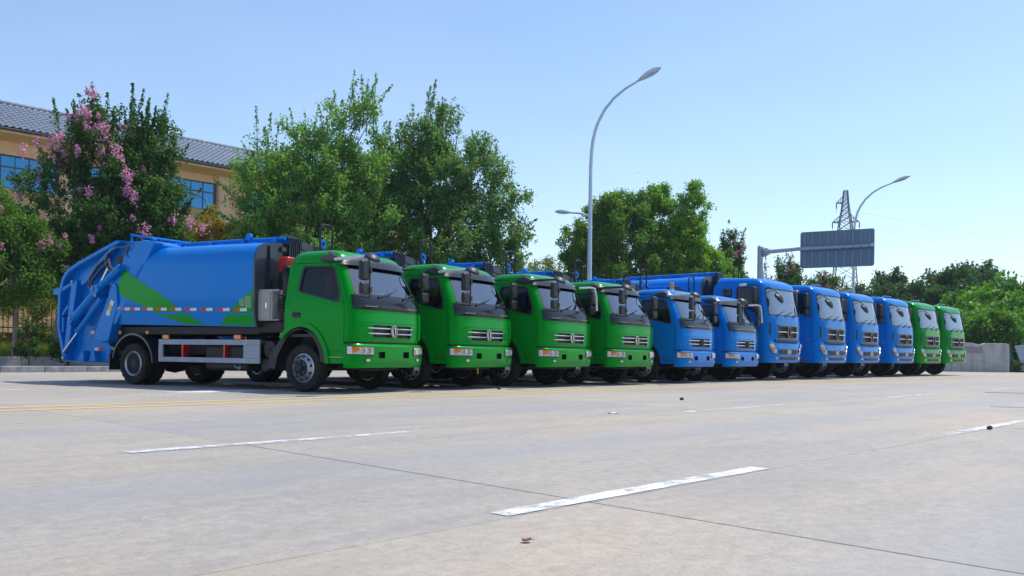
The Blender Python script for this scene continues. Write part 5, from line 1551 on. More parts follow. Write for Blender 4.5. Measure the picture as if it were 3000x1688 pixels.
# ================================================================== TREES
def at(px, Z): return (px - 1288) / 2150. * Z
g_m = 'crepe myrtles along the kerb'
def bl(rng, lobes, n, s=(.7, 1.4), up=.1):
    out = []
    for i in range(n):
        l = lobes[rng.integers(len(lobes))]; d = rng.normal(size=3); d[1] -= 1.0; d[2] += up; d /= np.linalg.norm(d)
        out.append((l[0] + d[0] * l[3] * 1.12, l[1] + d[1] * l[4] * 1.12, l[2] + d[2] * l[5] * 1.12, rng.uniform(*s)))
    return out
def trees():
    rng = np.random.default_rng(5)
    # flowering crepe myrtle
    lob = [(.1, 0, 3.0, 1.7, 1.5, 1.5), (-.3, 0, 5.0, 1.75, 1.4, 1.8), (.45, .2, 6.6, 1.25, 1.1, 1.4), (.2, 0, 7.8, .55, .5, .9), (-1.3, 0, 6.6, .55, .5, .7), (.9, 0, 4.2, 1.2, 1.1, 1.2)]
    B = [(.30, -.2, 8.9, 1.5), (.25, -.3, 8.4, 1.5), (.5, -.3, 8.7, 1.2), (.2, -.2, 8.0, 1.2), (.7, -.2, 8.1, 1.0), (.9, -.6, 7.3, 1.7), (1.25, -.6, 7.1, 1.6), (1.5, -.5, 7.3, 1.5), (1.05, -.7, 6.9, 1.3), (-1.75, -.2, 7.3, 1.3), (-1.6, -.3, 7.0, 1.2), (-1.2, -.3, 7.15, 1.3), (.45, -.6, 7.55, 1.2), (1.7, -.5, 6.8, 1.4), (2.0, -.7, 6.4, 1.3), (1.9, -.8, 5.9, 1.2), (1.95, -.9, 5.6, 1.3), (2.2, -.7, 5.3, 1.2), (-1.9, -.5, 5.4, 1.1), (-1.8, -.6, 5.1, 1.1), (2.3, -.9, 4.4, 1.5), (2.15, -.9, 4.0, 1.2)] + bl(rng, lob, 46, (.5, 1.1))
    spk = [(rng.uniform(-.8, 1.1), rng.uniform(-.4, .4), rng.uniform(6.8, 7.9), rng.uniform(-.25, .3), 0, rng.uniform(.8, 1.5), 110) for _ in range(13)] + [(.25, 0, 7.8, .0, 0, 1.7, 120), (1.2, 0, 7.4, .45, 0, 1.4, 80), (-1.3, 0, 6.6, -.3, 0, 1.0, 60)]
    tree('crepe_myrtle', 'tall dark crepe myrtle with many pink flower heads behind the truck tail', 'tree', (-14.7, 29.2, .3), lob, DARKG, 21, 1500, 30, .125, .85, .10, 1.2, trunk=[(-.85, -.3, -.2), (-.75, -.2, 1.2), (-.35, 0, 2.6), (.2, .1, 4.4), (.2, 0, 6.2)], r0=.13, nl=40, fork=.2, bark=PALEBARK, group=g_m, spikes=spk, blossoms=(B, PINK, 80, .075))
    lob = [(.1, 0, 3.5, 1.25, 1.2, 1.5), (.15, 0, 5.2, 1.25, 1.2, 1.8), (.1, .1, 6.9, .95, .9, 1.3), (.9, -.2, 4.6, .6, .6, .9)]
    spk = [(rng.uniform(-.8, .9), rng.uniform(-.4, .4), rng.uniform(6.6, 7.8), rng.uniform(-.18, .22), 0, rng.uniform(1.0, 2.0), 170) for _ in range(20)] + [(.9, 0, 6.2, .5, 0, 1.6, 90), (1.2, 0, 5.0, .8, 0, 1.4, 90), (1.3, 0, 4.4, 1.0, 0, 1.5, 90), (-.2, 0, 7.8, -.12, 0, 1.9, 120), (.5, 0, 7.6, .2, 0, 1.8, 120)]
    B = [(1.9, -.4, 4.8, 1.4), (2.2, -.3, 4.9, 1.2), (1.5, -.6, 4.5, 1.1), (1.8, -.5, 3.4, 1.4), (2.1, -.5, 3.0, 1.2), (1.4, -.9, 2.9, 1.1), (-.3, -.9, 5.2, 1.2), (-.1, -.9, 4.9, 1.2)] + bl(rng, lob, 9, (.5, .9))
    tree('crepe_myrtle', 'slimmer dark crepe myrtle with bare green upright shoots on top', 'tree', (-12.95, 29.8, .3), lob, DARKG, 22, 1150, 30, .125, .95, .10, 1.3, trunk=[(-.1, 0, -.2), (0, 0, 1.4), (.1, 0, 3.2), (.1, .1, 5.2), (.1, .1, 6.8)], r0=.12, nl=36, fork=.2, bark=PALEBARK, group=g_m, spikes=spk, blossoms=(B, PINK, 75, .075))
    lob = [(-.1, 0, 2.7, 1.2, 1.1, 1.0), (-.4, 0, 3.9, 1.2, 1.0, 1.1), (.6, .2, 3.5, .8, .8, .8), (-.7, 0, 4.8, .5, .5, .6)]
    B = bl(rng, lob, 26, (.6, 1.1), .3)
    tree('crepe_myrtle', 'shorter green crepe myrtle with pale pink flowers at the left edge', 'tree', (-15.7, 26.9, .15), lob, FRESHG, 23, 950, 26, .12, .6, .15, .8, r0=.08, nl=22, group=g_m, bark=PALEBARK, blossoms=(B, PALEPINK, 60, .08), spikes=[(-.6, 0, 4.7, -.1, 0, 1.0, 60), (.5, 0, 4.3, .2, 0, .8, 50)])
    # low plants by the kerb
    tree('kerb_shrub', 'thin young shrub with upright stems standing in front of the raised kerb', 'shrub', (-14.6, 25.85, .12), [(0, 0, .95, .24, .2, .9), (-.22, 0, .7, .16, .15, .7), (.12, 0, 1.5, .16, .14, .7)], DARKG, 24, 90, 16, .09, .25, .06, 1.2, r0=.02, nl=8, trunk=[(0, 0, 0), (0, 0, .6), (.02, 0, 1.4)])
    tree('round_shrub', 'bushy bright green shrub half hidden by the truck tail', 'shrub', (-13.7, 26.4, .12), [(0, 0, .8, .6, .5, .8), (.25, 0, 1.35, .42, .4, .6), (-.2, 0, .5, .5, .4, .45)], leafmat('shrub_leaf', [(.05, .12, .025), (.075, .165, .03), (.035, .085, .02)]), 25, 260, 22, .08, .35, .09, 1.0, r0=.03, nl=14, trunk=[(0, 0, 0), (0, 0, .6), (.02, 0, 1.3)])
    tree('hedge', 'bright yellow green hedge growing over the black railings', 'hedge', (-17.4, 32.6, .7), [(-2.6, -1, 1.2, 1.3, .6, 1.1), (-.6, .5, 1.4, 1.5, .6, 1.2), (1.0, 1.6, 1.2, 1.3, .6, 1.0), (2.6, 3.2, 1.3, 1.4, .6, 1.1), (4.5, 5, 1.2, 1.5, .6, 1.1)], YELG, 26, 900, 18, .11, .4, .13, .8, r0=.04, nl=20)
    tree('yellow_green_tree', 'light yellow green tree behind the pink myrtle under the first windows', 'tree', (-19.3, 37.2, .7), [(0, 0, 3.8, 2.0, 1.4, 2.2), (1.6, .8, 4.9, 1.1, 1, 1.5), (-1.5, 0, 3.2, 1.3, 1.1, 1.8)], YELG, 27, 600, 22, .13, .6, .18, .7, r0=.1, nl=20)
    tree('golden_bush_tree', 'small tree with golden and reddish leaves beside the orange building', 'tree', (-13.2, 37.0, .7), [(0, 0, 3.5, 1.1, .9, 2.2), (.3, 0, 5.4, .75, .7, 1.3), (-.6, 0, 4.7, .6, .6, 1.2), (1.0, .3, 3.8, .7, .7, 1.6)], GOLD, 28, 420, 24, .13, .5, .14, .8, r0=.08, nl=16)
    tree('yellow_green_tree', 'light green small tree under the big broad tree, near the downpipe', 'tree', (-12.4, 38.6, .7), [(0, 0, 4.2, 1.1, 1, 1.9), (.6, 0, 5.8, .7, .6, 1.2), (1.6, 0, 3.6, 1.3, 1.1, 1.5)], FRESHG, 29, 420, 24, .12, .6, .15, .8, r0=.08, nl=18)
    # the two broad trees
    lob = [(0, 0, 4.9, 3.0, 2.6, 2.3), (-1.7, -.3, 6.9, 1.4, 1.4, 1.9), (.9, 0, 7.6, 2.0, 1.8, 2.2), (1.8, 0, 9.6, 1.1, 1.0, 1.5), (2.6, 0, 6.2, 1.9, 1.7, 2.3), (-2.3, -.4, 4.2, 1.2, 1.2, 1.4), (-.4, 0, 8.2, 1.1, 1.0, 1.5), (.2, 0, 3.0, 2.8, 2.4, 1.4)]
    spk = []
    for (x, z, n) in ((-2.1, 8.0, 3), (-1.6, 8.7, 4), (-.5, 9.0, 4), (.3, 9.1, 3), (1.4, 10.3, 6), (2.1, 10.3, 7), (3.2, 8.0, 4)):
        for _ in range(n): spk.append((x + rng.normal() * .25, rng.normal() * .4, z + rng.normal() * .2, rng.normal() * .22 + (x - .6) * .06, 0, rng.uniform(.9, 1.9), 70))
    spk += [(-2.7, -.4, 6.3, -1.1, 0, 1.9, 170), (-2.8, -.3, 5.4, -1.6, 0, 1.4, 130), (2.5, 0, 10.4, .7, 0, 1.7, 90)]
    tree('broad_tree', 'big spreading green tree with long shoots rising at its top', 'tree', (-8.75, 36.8, .5), lob, TALLOW, 31, 3900, 26, .14, 1.15, .13, 1.0, trunk=[(0, 0, -.3), (.1, 0, 1.6), (0, .1, 3.2), (.4, 0, 5.6), (.9, 0, 8)], r0=.24, nl=46, fork=.25, spikes=spk, group='broad trees behind the trucks', shell=.42)
    lob = [(0, 0, 4.9, 3.2, 2.7, 2.4), (-.3, 0, 7.6, 2.0, 1.8, 2.4), (-.2, 0, 9.7, 1.0, .95, 1.6), (1.6, 0, 7.9, 1.6, 1.5, 1.9), (2.8, -.2, 5.9, 1.5, 1.4, 1.9), (2.6, 0, 3.6, 1.8, 1.5, 1.5), (-1.8, .2, 8.3, 1.2, 1.1, 1.8), (.3, 0, 2.9, 3.0, 2.4, 1.4)]
    spk = []
    for (x, z, n) in ((-2.0, 9.3, 4), (-1.2, 9.4, 3), (-.2, 10.8, 5), (.5, 9.9, 4), (1.6, 8.7, 5), (2.3, 8.3, 4), (3.0, 6.4, 3)):
        for _ in range(n): spk.append((x + rng.normal() * .25, rng.normal() * .4, z + rng.normal() * .2, rng.normal() * .2 + x * .10, 0, rng.uniform(.7, 1.5), 65))
    spk += [(3.4, 0, 5.4, 1.5, 0, 1.5, 110), (3.3, 0, 4.9, 1.2, 0, 1.6, 110), (3.5, 0, 3.2, 2.2, 0, 1.5, 90), (3.3, 0, 2.6, 2.6, 0, 1.4, 90), (3.0, 0, 4.0, 2.0, 0, 1.6, 90)]
    tree('broad_tree', 'big dark green tree, the right one of the two broad trees, reddish leaf tips', 'tree', (-3.6, 38.0, .5), lob, TALLOW2, 32, 4100, 26, .14, 1.1, .13, .9, trunk=[(0, 0, -.3), (0, 0, 1.8), (-.1, .1, 3.6), (-.2, 0, 6.4), (-.1, 0, 9.2)], r0=.25, nl=48, fork=.25, spikes=spk, group='broad trees behind the trucks', shell=.42)
    # evergreens behind the lamp
    lob = [(0, 0, 5.2, 2.9, 2.3, 2.9), (.6, 0, 7.6, 2.2, 1.9, 2.4), (-1.5, 0, 6.4, 1.7, 1.5, 2.0), (1.2, 0, 9.0, 1.2, 1.1, 1.2), (-.3, 0, 8.9, 1.2, 1.1, 1.1), (-2.6, 0, 3.6, 1.0, 1, 1.7), (0, 0, 2.6, 2.6, 2, 1.6)]
    tree('evergreen_tree', 'olive green evergreen directly behind the tall street lamp', 'tree', (5.9, 51.5, .4), lob, CAMPHD, 33, 3300, 26, .17, .55, .20, .6, r0=.2, nl=44, fork=.15, group='evergreens behind the trucks', shell=.55)
    lob = [(0, 0, 5.0, 1.9, 1.7, 2.8), (-.9, 0, 8.4, 1.15, 1.1, 1.9), (.95, 0, 8.2, 1.1, 1.0, 2.0), (-.9, 0, 9.9, .75, .7, .9), (.9, 0, 9.9, .7, .7, .9), (.4, 0, 6.6, 1.7, 1.5, 1.5), (0, 0, 2.7, 1.8, 1.6, 1.5)]
    tree('evergreen_tree', 'bright green twin topped evergreen right of the lamp', 'tree', (9.9, 52.5, .4), lob, CAMPH, 34, 3000, 26, .17, .5, .19, .6, r0=.18, nl=40, fork=.15, group='evergreens behind the trucks', shell=.55)
    lob = [(0, 0, 4.4, 1.2, 1.1, 2.0), (-.4, 0, 6.0, .8, .8, 1.2), (.6, 0, 3.0, 1.1, 1, 1.5)]
    tree('evergreen_tree', 'small bright green evergreen at the right end of the evergreen clump', 'tree', (12.6, 53.0, .4), lob, CAMPH, 35, 1200, 26, .17, .5, .17, .6, r0=.12, nl=24, group='evergreens behind the trucks')
    tree('yellow_green_tree', 'small yellowish tree in the gap left of the street lamp', 'tree', (1.3, 48.5, .4), [(0, 0, 4.3, 1.3, 1.2, 1.5), (.9, 0, 3.6, 1.0, 1, 1.4), (-.9, 0, 3.4, .9, .8, 1.2)], YELG, 36, 420, 22, .13, .45, .16, .6, r0=.09, nl=20)
    def myr(loc, lob, seed, lab, nb, spk):
        r2 = np.random.default_rng(seed)
        tree('crepe_myrtle', lab, 'tree', loc, lob, DARKG, seed, 1150, 22, .15, .7, .15, 1.1, r0=.09, nl=26, group=g_m, spikes=spk, blossoms=(bl(r2, lob, nb, (.7, 1.3), .5), PALEPINK, 50, .10), shell=.35)
    myr((14.0, 55.5, .3), [(0, 0, 4.6, 1.2, 1, 2.0), (.2, 0, 6.8, .9, .8, 1.5), (.9, 0, 3.6, 1.2, 1.0, 1.6)], 41, 'pink tipped crepe myrtle beside the evergreen clump', 26, [(rng.uniform(-.5, 1.0), 0, rng.uniform(6.8, 8.2), rng.uniform(-.2, .4), 0, rng.uniform(.8, 1.6), 50) for _ in range(9)])
    myr((18.2, 57.5, .3), [(0, 0, 3.8, 1.5, 1.2, 1.8), (.3, 0, 5.6, .9, .8, 1.5), (-1.0, 0, 4.2, .7, .6, 1.2)], 42, 'crepe myrtle with pink tips behind the left edge of the sign board', 22, [(rng.uniform(-1.2, .8), 0, rng.uniform(5.2, 6.6), rng.uniform(-.35, .25), 0, rng.uniform(.8, 1.6), 50) for _ in range(8)])
    myr((20.9, 58.5, .3), [(0, 0, 3.7, 1.5, 1.2, 1.8), (1.2, 0, 3.4, 1.3, 1, 1.6), (.2, 0, 5.0, 1.0, .8, 1.0)], 43, 'crepe myrtle with fading pink flowers under the sign board', 40, [(rng.uniform(-.9, 1.8), 0, rng.uniform(4.4, 5.4), rng.uniform(-.2, .5), 0, rng.uniform(.6, 1.2), 45) for _ in range(7)])
    # the wood on the right
    r3 = np.random.default_rng(9)
    protos = []
    km = {}
    spec = [([(0, 0, 4.0, 2.4, 2.2, 2.8), (.4, 0, 6.4, 1.6, 1.5, 1.8), (-.6, 0, 7.3, .8, .8, 1.2)], WOODG, 51), ([(0, 0, 3.6, 2.6, 2.2, 2.6), (-.6, 0, 5.8, 1.8, 1.6, 1.6), (.9, 0, 6.6, .9, .8, 1.2)], WOODG, 52), ([(0, 0, 4.4, 1.9, 1.8, 3.0), (.1, 0, 7.4, 1.1, 1.0, 1.6)], WOODG, 53)]
    for i, (lob, m, sd) in enumerate(spec):
        spk = [(r3.uniform(-1, 1), r3.uniform(-.5, .5), r3.uniform(6.2, 7.6), r3.uniform(-.1, .5), 0, r3.uniform(.8, 1.6), 40) for _ in range(9)]
        protos.append(tree('wood_tree', 'x', 'tree', (0, 0, 0), lob, m, sd, 1000, 20, .26, .8, .26, .9, r0=.13, nl=18, spikes=spk))
    for c in bpy.data.objects:
        if c.parent: km.setdefault(c.parent.name, []).append(c)
    #      px    Z   height
    hz = [(2150, 82, 8.2), (2195, 78, 8.4), (2235, 86, 9.8), (2290, 80, 8.4), (2335, 84, 10.2), (2372, 90, 10.0), (2405, 78, 9.8), (2440, 86, 11.2), (2462, 92, 11.3), (2500, 88, 9.6), (2530, 96, 9.2), (2575, 92, 9.4), (2620, 90, 9.2), (2670, 96, 9.8), (2740, 90, 9.2), (2820, 98, 9.8), (2260, 74, 6.6), (2360, 72, 7.0), (2455, 72, 7.4), (2545, 75, 7.6), (2110, 88, 7.0), (2050, 92, 6.6), (1960, 96, 6.4)]
    for i, (px, Z, h) in enumerate(hz):
        o = protos[i % 3] if i < 3 else copy_tree(protos[i % 3], None, km)
        s = h / 9.0
        o.location = (at(px, Z), Z, -.1); o.scale = (s * r3.uniform(1.0, 1.25), s * 1.1, s); o.rotation_euler = (0, 0, r3.uniform(-.6, .6) if i < 16 else r3.uniform(0, 6))
        o['label'] = {0: 'low topped wood tree just right of the farther lamp pole', 4: 'pointed wood tree left of the tallest ones, above the two tall green trucks', 7: 'tallest pointed tree of the wood beyond the wall', 8: 'tall thin tree rising right behind the tallest pointed wood tree', 11: 'wood tree at the right edge of the view, behind the bushes'}.get(i, 'leafy green tree in the dense wood beyond the concrete wall'); o['category'] = 'tree'; o['group'] = 'trees of the wood beyond the wall'
    # bushes between the wall and the wood
    bp = tree('wild_bush', 'x', 'bush', (0, 0, 0), [(0, 0, 1.1, 1.6, 1.2, 1.2), (.9, 0, 1.7, 1.0, .9, 1.0), (-.9, 0, 1.4, 1.0, .9, 1.0), (.1, 0, 2.2, .8, .8, .8)], BUSHG, 61, 700, 20, .20, .5, .2, .8, r0=.05, nl=12, trunk=[(0, 0, 0), (0, 0, .6), (0, 0, 1.4)])
    km = {bp.name: kids(bp)}
    for c in kids(bp): km[c.name] = []
    bz = [(2405, 57, 1.15), (2440, 56, 1.25), (2480, 58, 1.5), (2515, 56, 1.35), (2555, 58, 1.6), (2600, 57, 1.6), (2660, 58, 1.7), (2460, 62, 1.9), (2520, 63, 2.1), (2575, 62, 2.2), (2400, 62, 1.6), (2640, 64, 2.2), (2340, 60, 1.3), (2280, 60, 1.4), (2720, 60, 1.8)]
    for i, (px, Z, s) in enumerate(bz):
        o = bp if i == 0 else copy_tree(bp, None, km)
        o.location = (at(px, Z), Z, -.1); o.scale = (s, s, s * r3.uniform(.9, 1.1)); o.rotation_euler = (0, 0, r3.uniform(0, 6.28))
        o['label'] = 'bright green bush growing wild behind the concrete wall'; o['category'] = 'bush'; o['group'] = 'bushes behind the wall'
    # young weeds by the wall end
    tree('weed_clump', 'low weedy clump at the right end of the concrete wall', 'plant', (at(2556, 51.4), 51.4, 0), [(0, 0, .4, .6, .3, .45), (.5, 0, .25, .5, .3, .3)], leafmat('weed_leaf', [(.11, .15, .03), (.16, .16, .04), (.07, .13, .03)]), 62, 90, 14, .10, .25, .1, 1., r0=.015, nl=6, trunk=[(0, 0, 0), (0, 0, .3), (0, 0, .5)])

def far_side_trees():
    # the tree belt on the other side of the yard, behind the viewer: it is what the truck sides and windows mirror
    rng = np.random.default_rng(77)
    lob = []
    for i in range(46):
        r = -70 + i * 3.6 + rng.uniform(-1, 1); n = 30 + rng.uniform(-2, 3); h = rng.uniform(3.5, 5.2); c = RN(r, n)
        lob.append((c.x, c.y, h, 2.6, 2.6, h))
    P, B = crown_points(rng, lob, 4200, 8, 1.2, .5, .5, .6)
    o = leaf_mesh('far_treeline', P[P[:, 2] > 0], .85, WOODG, rng, None, .8); o['kind'] = 'stuff'
far_side_trees()

# ================================================================== STREET FURNITURE
POLE = mat('pale_grey_pole_paint', (.60, .69, .76), .45, .2, var=.08, vscale=1.)
def lamp_head(parent, p, d, L, name='lamp_head'):
    """drop shaped lantern at p pointing along d"""
    d = Vector(d).normalized(); s = d.cross(Vector((0, 0, 1))).normalized(); u = s.cross(d)
    prof = [(0, .05), (.06, .09), (.25, .19), (.5, .26), (.75, .24), (.92, .13), (1, .02)]
    q = MB(); rings = []
    for t, r in prof:
        c = Vector(p) + d * (t * L)
        rings.append([c + s * (r * L * .62 * math.cos(a)) + u * (r * L * (.50 if math.sin(a) > 0 else .30) * math.sin(a)) for a in np.linspace(0, 2 * PI, 15)[:-1]])
    n = 14
    v = [x for r in rings for x in r]
    q.add(v, [(i * n + k, i * n + (k + 1) % n, (i + 1) * n + (k + 1) % n, (i + 1) * n + k) for i in range(len(prof) - 1) for k in range(n)] + [tuple(range(n))[::-1], tuple(range((len(prof) - 1) * n, len(prof) * n))])
    h = q.build(name, POLE, parent)
    q = MB(); q.lathe([(.001, -.012), (.6, -.01), (1, .03)], (0, 0, 0), (0, 0, -1), 16)
    M = Matrix((s, d, u)).transposed().to_4x4()
    q.v = [tuple(Vector(p) + d * (L * .58) - u * (L * .062) + M.to_3x3() @ Vector((x * L * .10, y * L * .22, z * .1))) for x, y, z in q.v]
    q.build('lamp_glass', mat('lamp_glass', (.10, .12, .14), .08, 0, 1.), h)
def lamps():
    for base, lab, back in (((3.86, 43.2), 'tall curved street lamp with a second low lantern on its left', True), ((26.4, 66.3), 'farther curved street lamp whose pole passes behind the sign board', False)):
        o = empty('street_lamp', lab, 'street lamp', (base[0], base[1], 0), 0, 'street lamps along the kerb')
        d = Vector((RY, -RX, 0))
        H = 15.0
        ctl = [(0, 0), (0, 4), (0, 8), (0, 10.2), (.04, 11.0), (.12, 11.5), (.25, 12.0), (.45, 12.42), (.85, 12.96), (1.42, 13.42), (2.1, 13.74), (2.9, 13.97)]
        pts = [d * a + Vector((0, 0, z)) for a, z in ctl]
        q = MB(); q.tube(pts[:4], [.155, .125, .100, .092], 14); q.tube(pts[3:], [.092, .088, .086, .083, .08, .074, .067, .058, .05], 12)
        q.lathe([(.22, 0), (.22, .04)], (0, 0, 0), (0, 0, 1), 16); q.lathe([(.108, 0), (.108, .05)], (0, 0, 7.85), (0, 0, 1), 14)
        q.build('pole', POLE, o)
        e = pts[-1]; dv = (pts[-1] - pts[-2]).normalized()
        lamp_head(o, e - dv * .1, dv, 1.42)
        q = MB(); q.box(-.10, .10, -.13, -.115, .7, 1.2); q.build('access_door', POLE, o)
        if back:
            q = MB(); q.tube([-d * .05 + Vector((0, 0, 7.72)), -d * .6 + Vector((0, 0, 7.93)), -d * 1.25 + Vector((0, 0, 8.03))], [.06, .05, .045], 8); q.build('low_arm', POLE, o)
            lamp_head(o, -d * 1.18 + Vector((0, 0, 8.03)), -d + Vector((0, 0, .14)), 1.2)
lamps()

def sign():
    a = R_(29); d = Vector((math.cos(a), -math.sin(a), 0))
    o = empty('road_sign_gantry', 'grey road sign board seen from behind on a cantilever arm', 'road sign', (13.55, 46.9, 0), -a)
    G = mat('galvanised_steel', (.36, .40, .44), .45, .6, var=.15)
    q = MB(); q.tube([(0, 0, 0), (0, 0, 6.75)], [.165, .15], 14); q.lathe([(.16, 0), (.10, .08), (.001, .1)], (0, 0, 6.75), (0, 0, 1), 14); q.box(-.3, .3, -.3, .3, 0, .05); q.build('pole', G, o)
    q = MB(); q.tube([(.15, 0, 6.46), (2.0, 0, 6.55), (5.75, 0, 6.56)], [.12, .10, .085], 12); q.build('arm', G, o)
    q = MB(); q.lathe([(.26, 0), (.26, .05)], (.16, 0, 6.46), (1, 0, 0), 14); q.lathe([(.24, 0), (.24, .05)], (.24, 0, 6.465), (1, 0, 0), 14)
    for t in range(6): q.box(.16, .42, -.012, .012, 6.3, 6.32)
    for s in (-1, 1): q.prism([(.28, 6.46 + s * .10), (.28, 6.46 + s * .24), (.55, 6.46 + s * .12)], -.015, .015)
    q.build('flange', G, o)
    x0, x1, z0, z1 = 2.07, 5.78, 5.52, 7.47
    L = round_poly([(x0, z0), (x1, z0), (x1, z1), (x0, z1)], .14)
    q = MB(); q.panel(L, [], lambda x, z: (x, .22, z), 0, (0, .02, 0)); bd = q.build('sign_board', mat('sign_back_grey', (.15, .205, .235), .5, .3, var=.12, vscale=.8), o)
    q = MB(); q.panel(L, [scale_poly(L, .985)], lambda x, z: (x, .205, z), 0, (0, .03, 0)); q.build('board_edge', G, bd)
    for k in range(9):
        x = x0 + .24 + k * .404
        q = MB(); q.box(x - .045, x + .045, .16, .219, z0 + .06, z1 - .06); q.build('stiffener', mat('stiffener_grey', (.20, .26, .295), .5, .3), bd)
        q = MB(); q.lathe([(.115, -.02), (.115, .02)], (x, .03, 6.555), (1, 0, 0), 12); q.build('clamp', BLACKP, o)
sign()

def pylon():
    G = mat('dark_lattice_steel', (.17, .19, .21), .6, .3)
    o = empty('lattice_pylon', 'dark lattice power pylon rising behind the sign board', 'pylon', (79.5, 205, 0), R_(-12))
    hw = interp([(0, 4.2), (16, 2.7), (24, 2.1), (31, 1.55), (33.4, 1.3), (36, .88), (38, .66), (41, .42)])
    lv = [0, 5, 9.5, 13.5, 17, 20, 22.8, 25.3, 27.6, 29.7, 31.6, 33.4, 34.7, 36, 37.1, 38.1, 39.1, 40.1, 41]
    for sx in (-1, 1):
        for sy in (-1, 1):
            q = MB(); q.tube([(sx * hw(z), sy * hw(z), z) for z in lv], .13, 4); q.build('leg', G, o)
    for i in range(len(lv) - 1):
        a, b = lv[i], lv[i + 1]; q = MB()
        for k in range(4):
            c = [(-1, -1), (1, -1), (1, 1), (-1, 1)]; p, r = c[k], c[(k + 1) % 4]
            q.tube([(p[0] * hw(a), p[1] * hw(a), a), (r[0] * hw(b), r[1] * hw(b), b)], .065, 4)
            q.tube([(r[0] * hw(a), r[1] * hw(a), a), (p[0] * hw(b), p[1] * hw(b), b)], .065, 4)
            q.tube([(p[0] * hw(b), p[1] * hw(b), b), (r[0] * hw(b), r[1] * hw(b), b)], .055, 4)
        q.build('lattice_brace', G, o)
    tips = []
    for z, L, R in ((38.0, 2.05, 0), (33.4, 2.9, 3.2)):
        q = MB()
        for s, ln in ((-1, L), (1, R)):
            if not ln: continue
            for sy in (-1, 1):
                q.tube([(s * hw(z), sy * hw(z), z), (s * ln, 0, z + (.1 if s > 0 else 0))], .13, 4); q.tube([(s * hw(z + 1.7), sy * hw(z + 1.7), z + 1.7), (s * ln, 0, z)], .10, 4)
            for t in (.35, .65):
                x = s * (hw(z) + (ln - hw(z)) * t); q.tube([(x, 0, z), (s * (hw(z + 1.7) + (ln - hw(z + 1.7)) * t), 0, z + 1.7 * (1 - t))], .05, 4)
            tips.append((s * ln, z))
        q.build('cross_arm', G, o)
    for x, z in tips:
        q = MB(); q.lathe([(.10, 0)] + [(r, -.12 * i) for i, r in enumerate((.10, .17, .10, .17, .10, .17, .10, .17, .10, .17, .10))] + [(.04, -1.4), (.04, -2.2)], (x, 0, z - .1), (0, 0, 1), 8); q.build('insulator', G, o)
    M = Matrix.Translation(o.location) @ Matrix.Rotation(R_(-12), 4, 'Z')
    starts = [(3.2, 0, 32.6), (3.0, 0, 31.0), (2.0, 0, 36.0)]
    ends = [Vector((148, 168, 15.5)), Vector((150, 172, 11.0)), Vector((147, 165, 19.5))]
    labs = ['thin power line, middle of the three running down from the pylon', 'thin power line, lowest of the three running down from the pylon', 'thin power line, highest of the three running down from the pylon']
    for s, e, lab in zip(starts, ends, labs):
        a = M @ Vector(s); q = MB(); pts = []
        for t in lin(0, 1, 14):
            p = a.lerp(e, t); p.z -= 3.2 * 4 * t * (1 - t) * .5; pts.append(p)
        q.tube(pts, .018, 4); tag(q.build('power_line', mat('cable_grey', (.45, .5, .55), .6)), lab, 'power line', 'power lines from the pylon')
pylon()

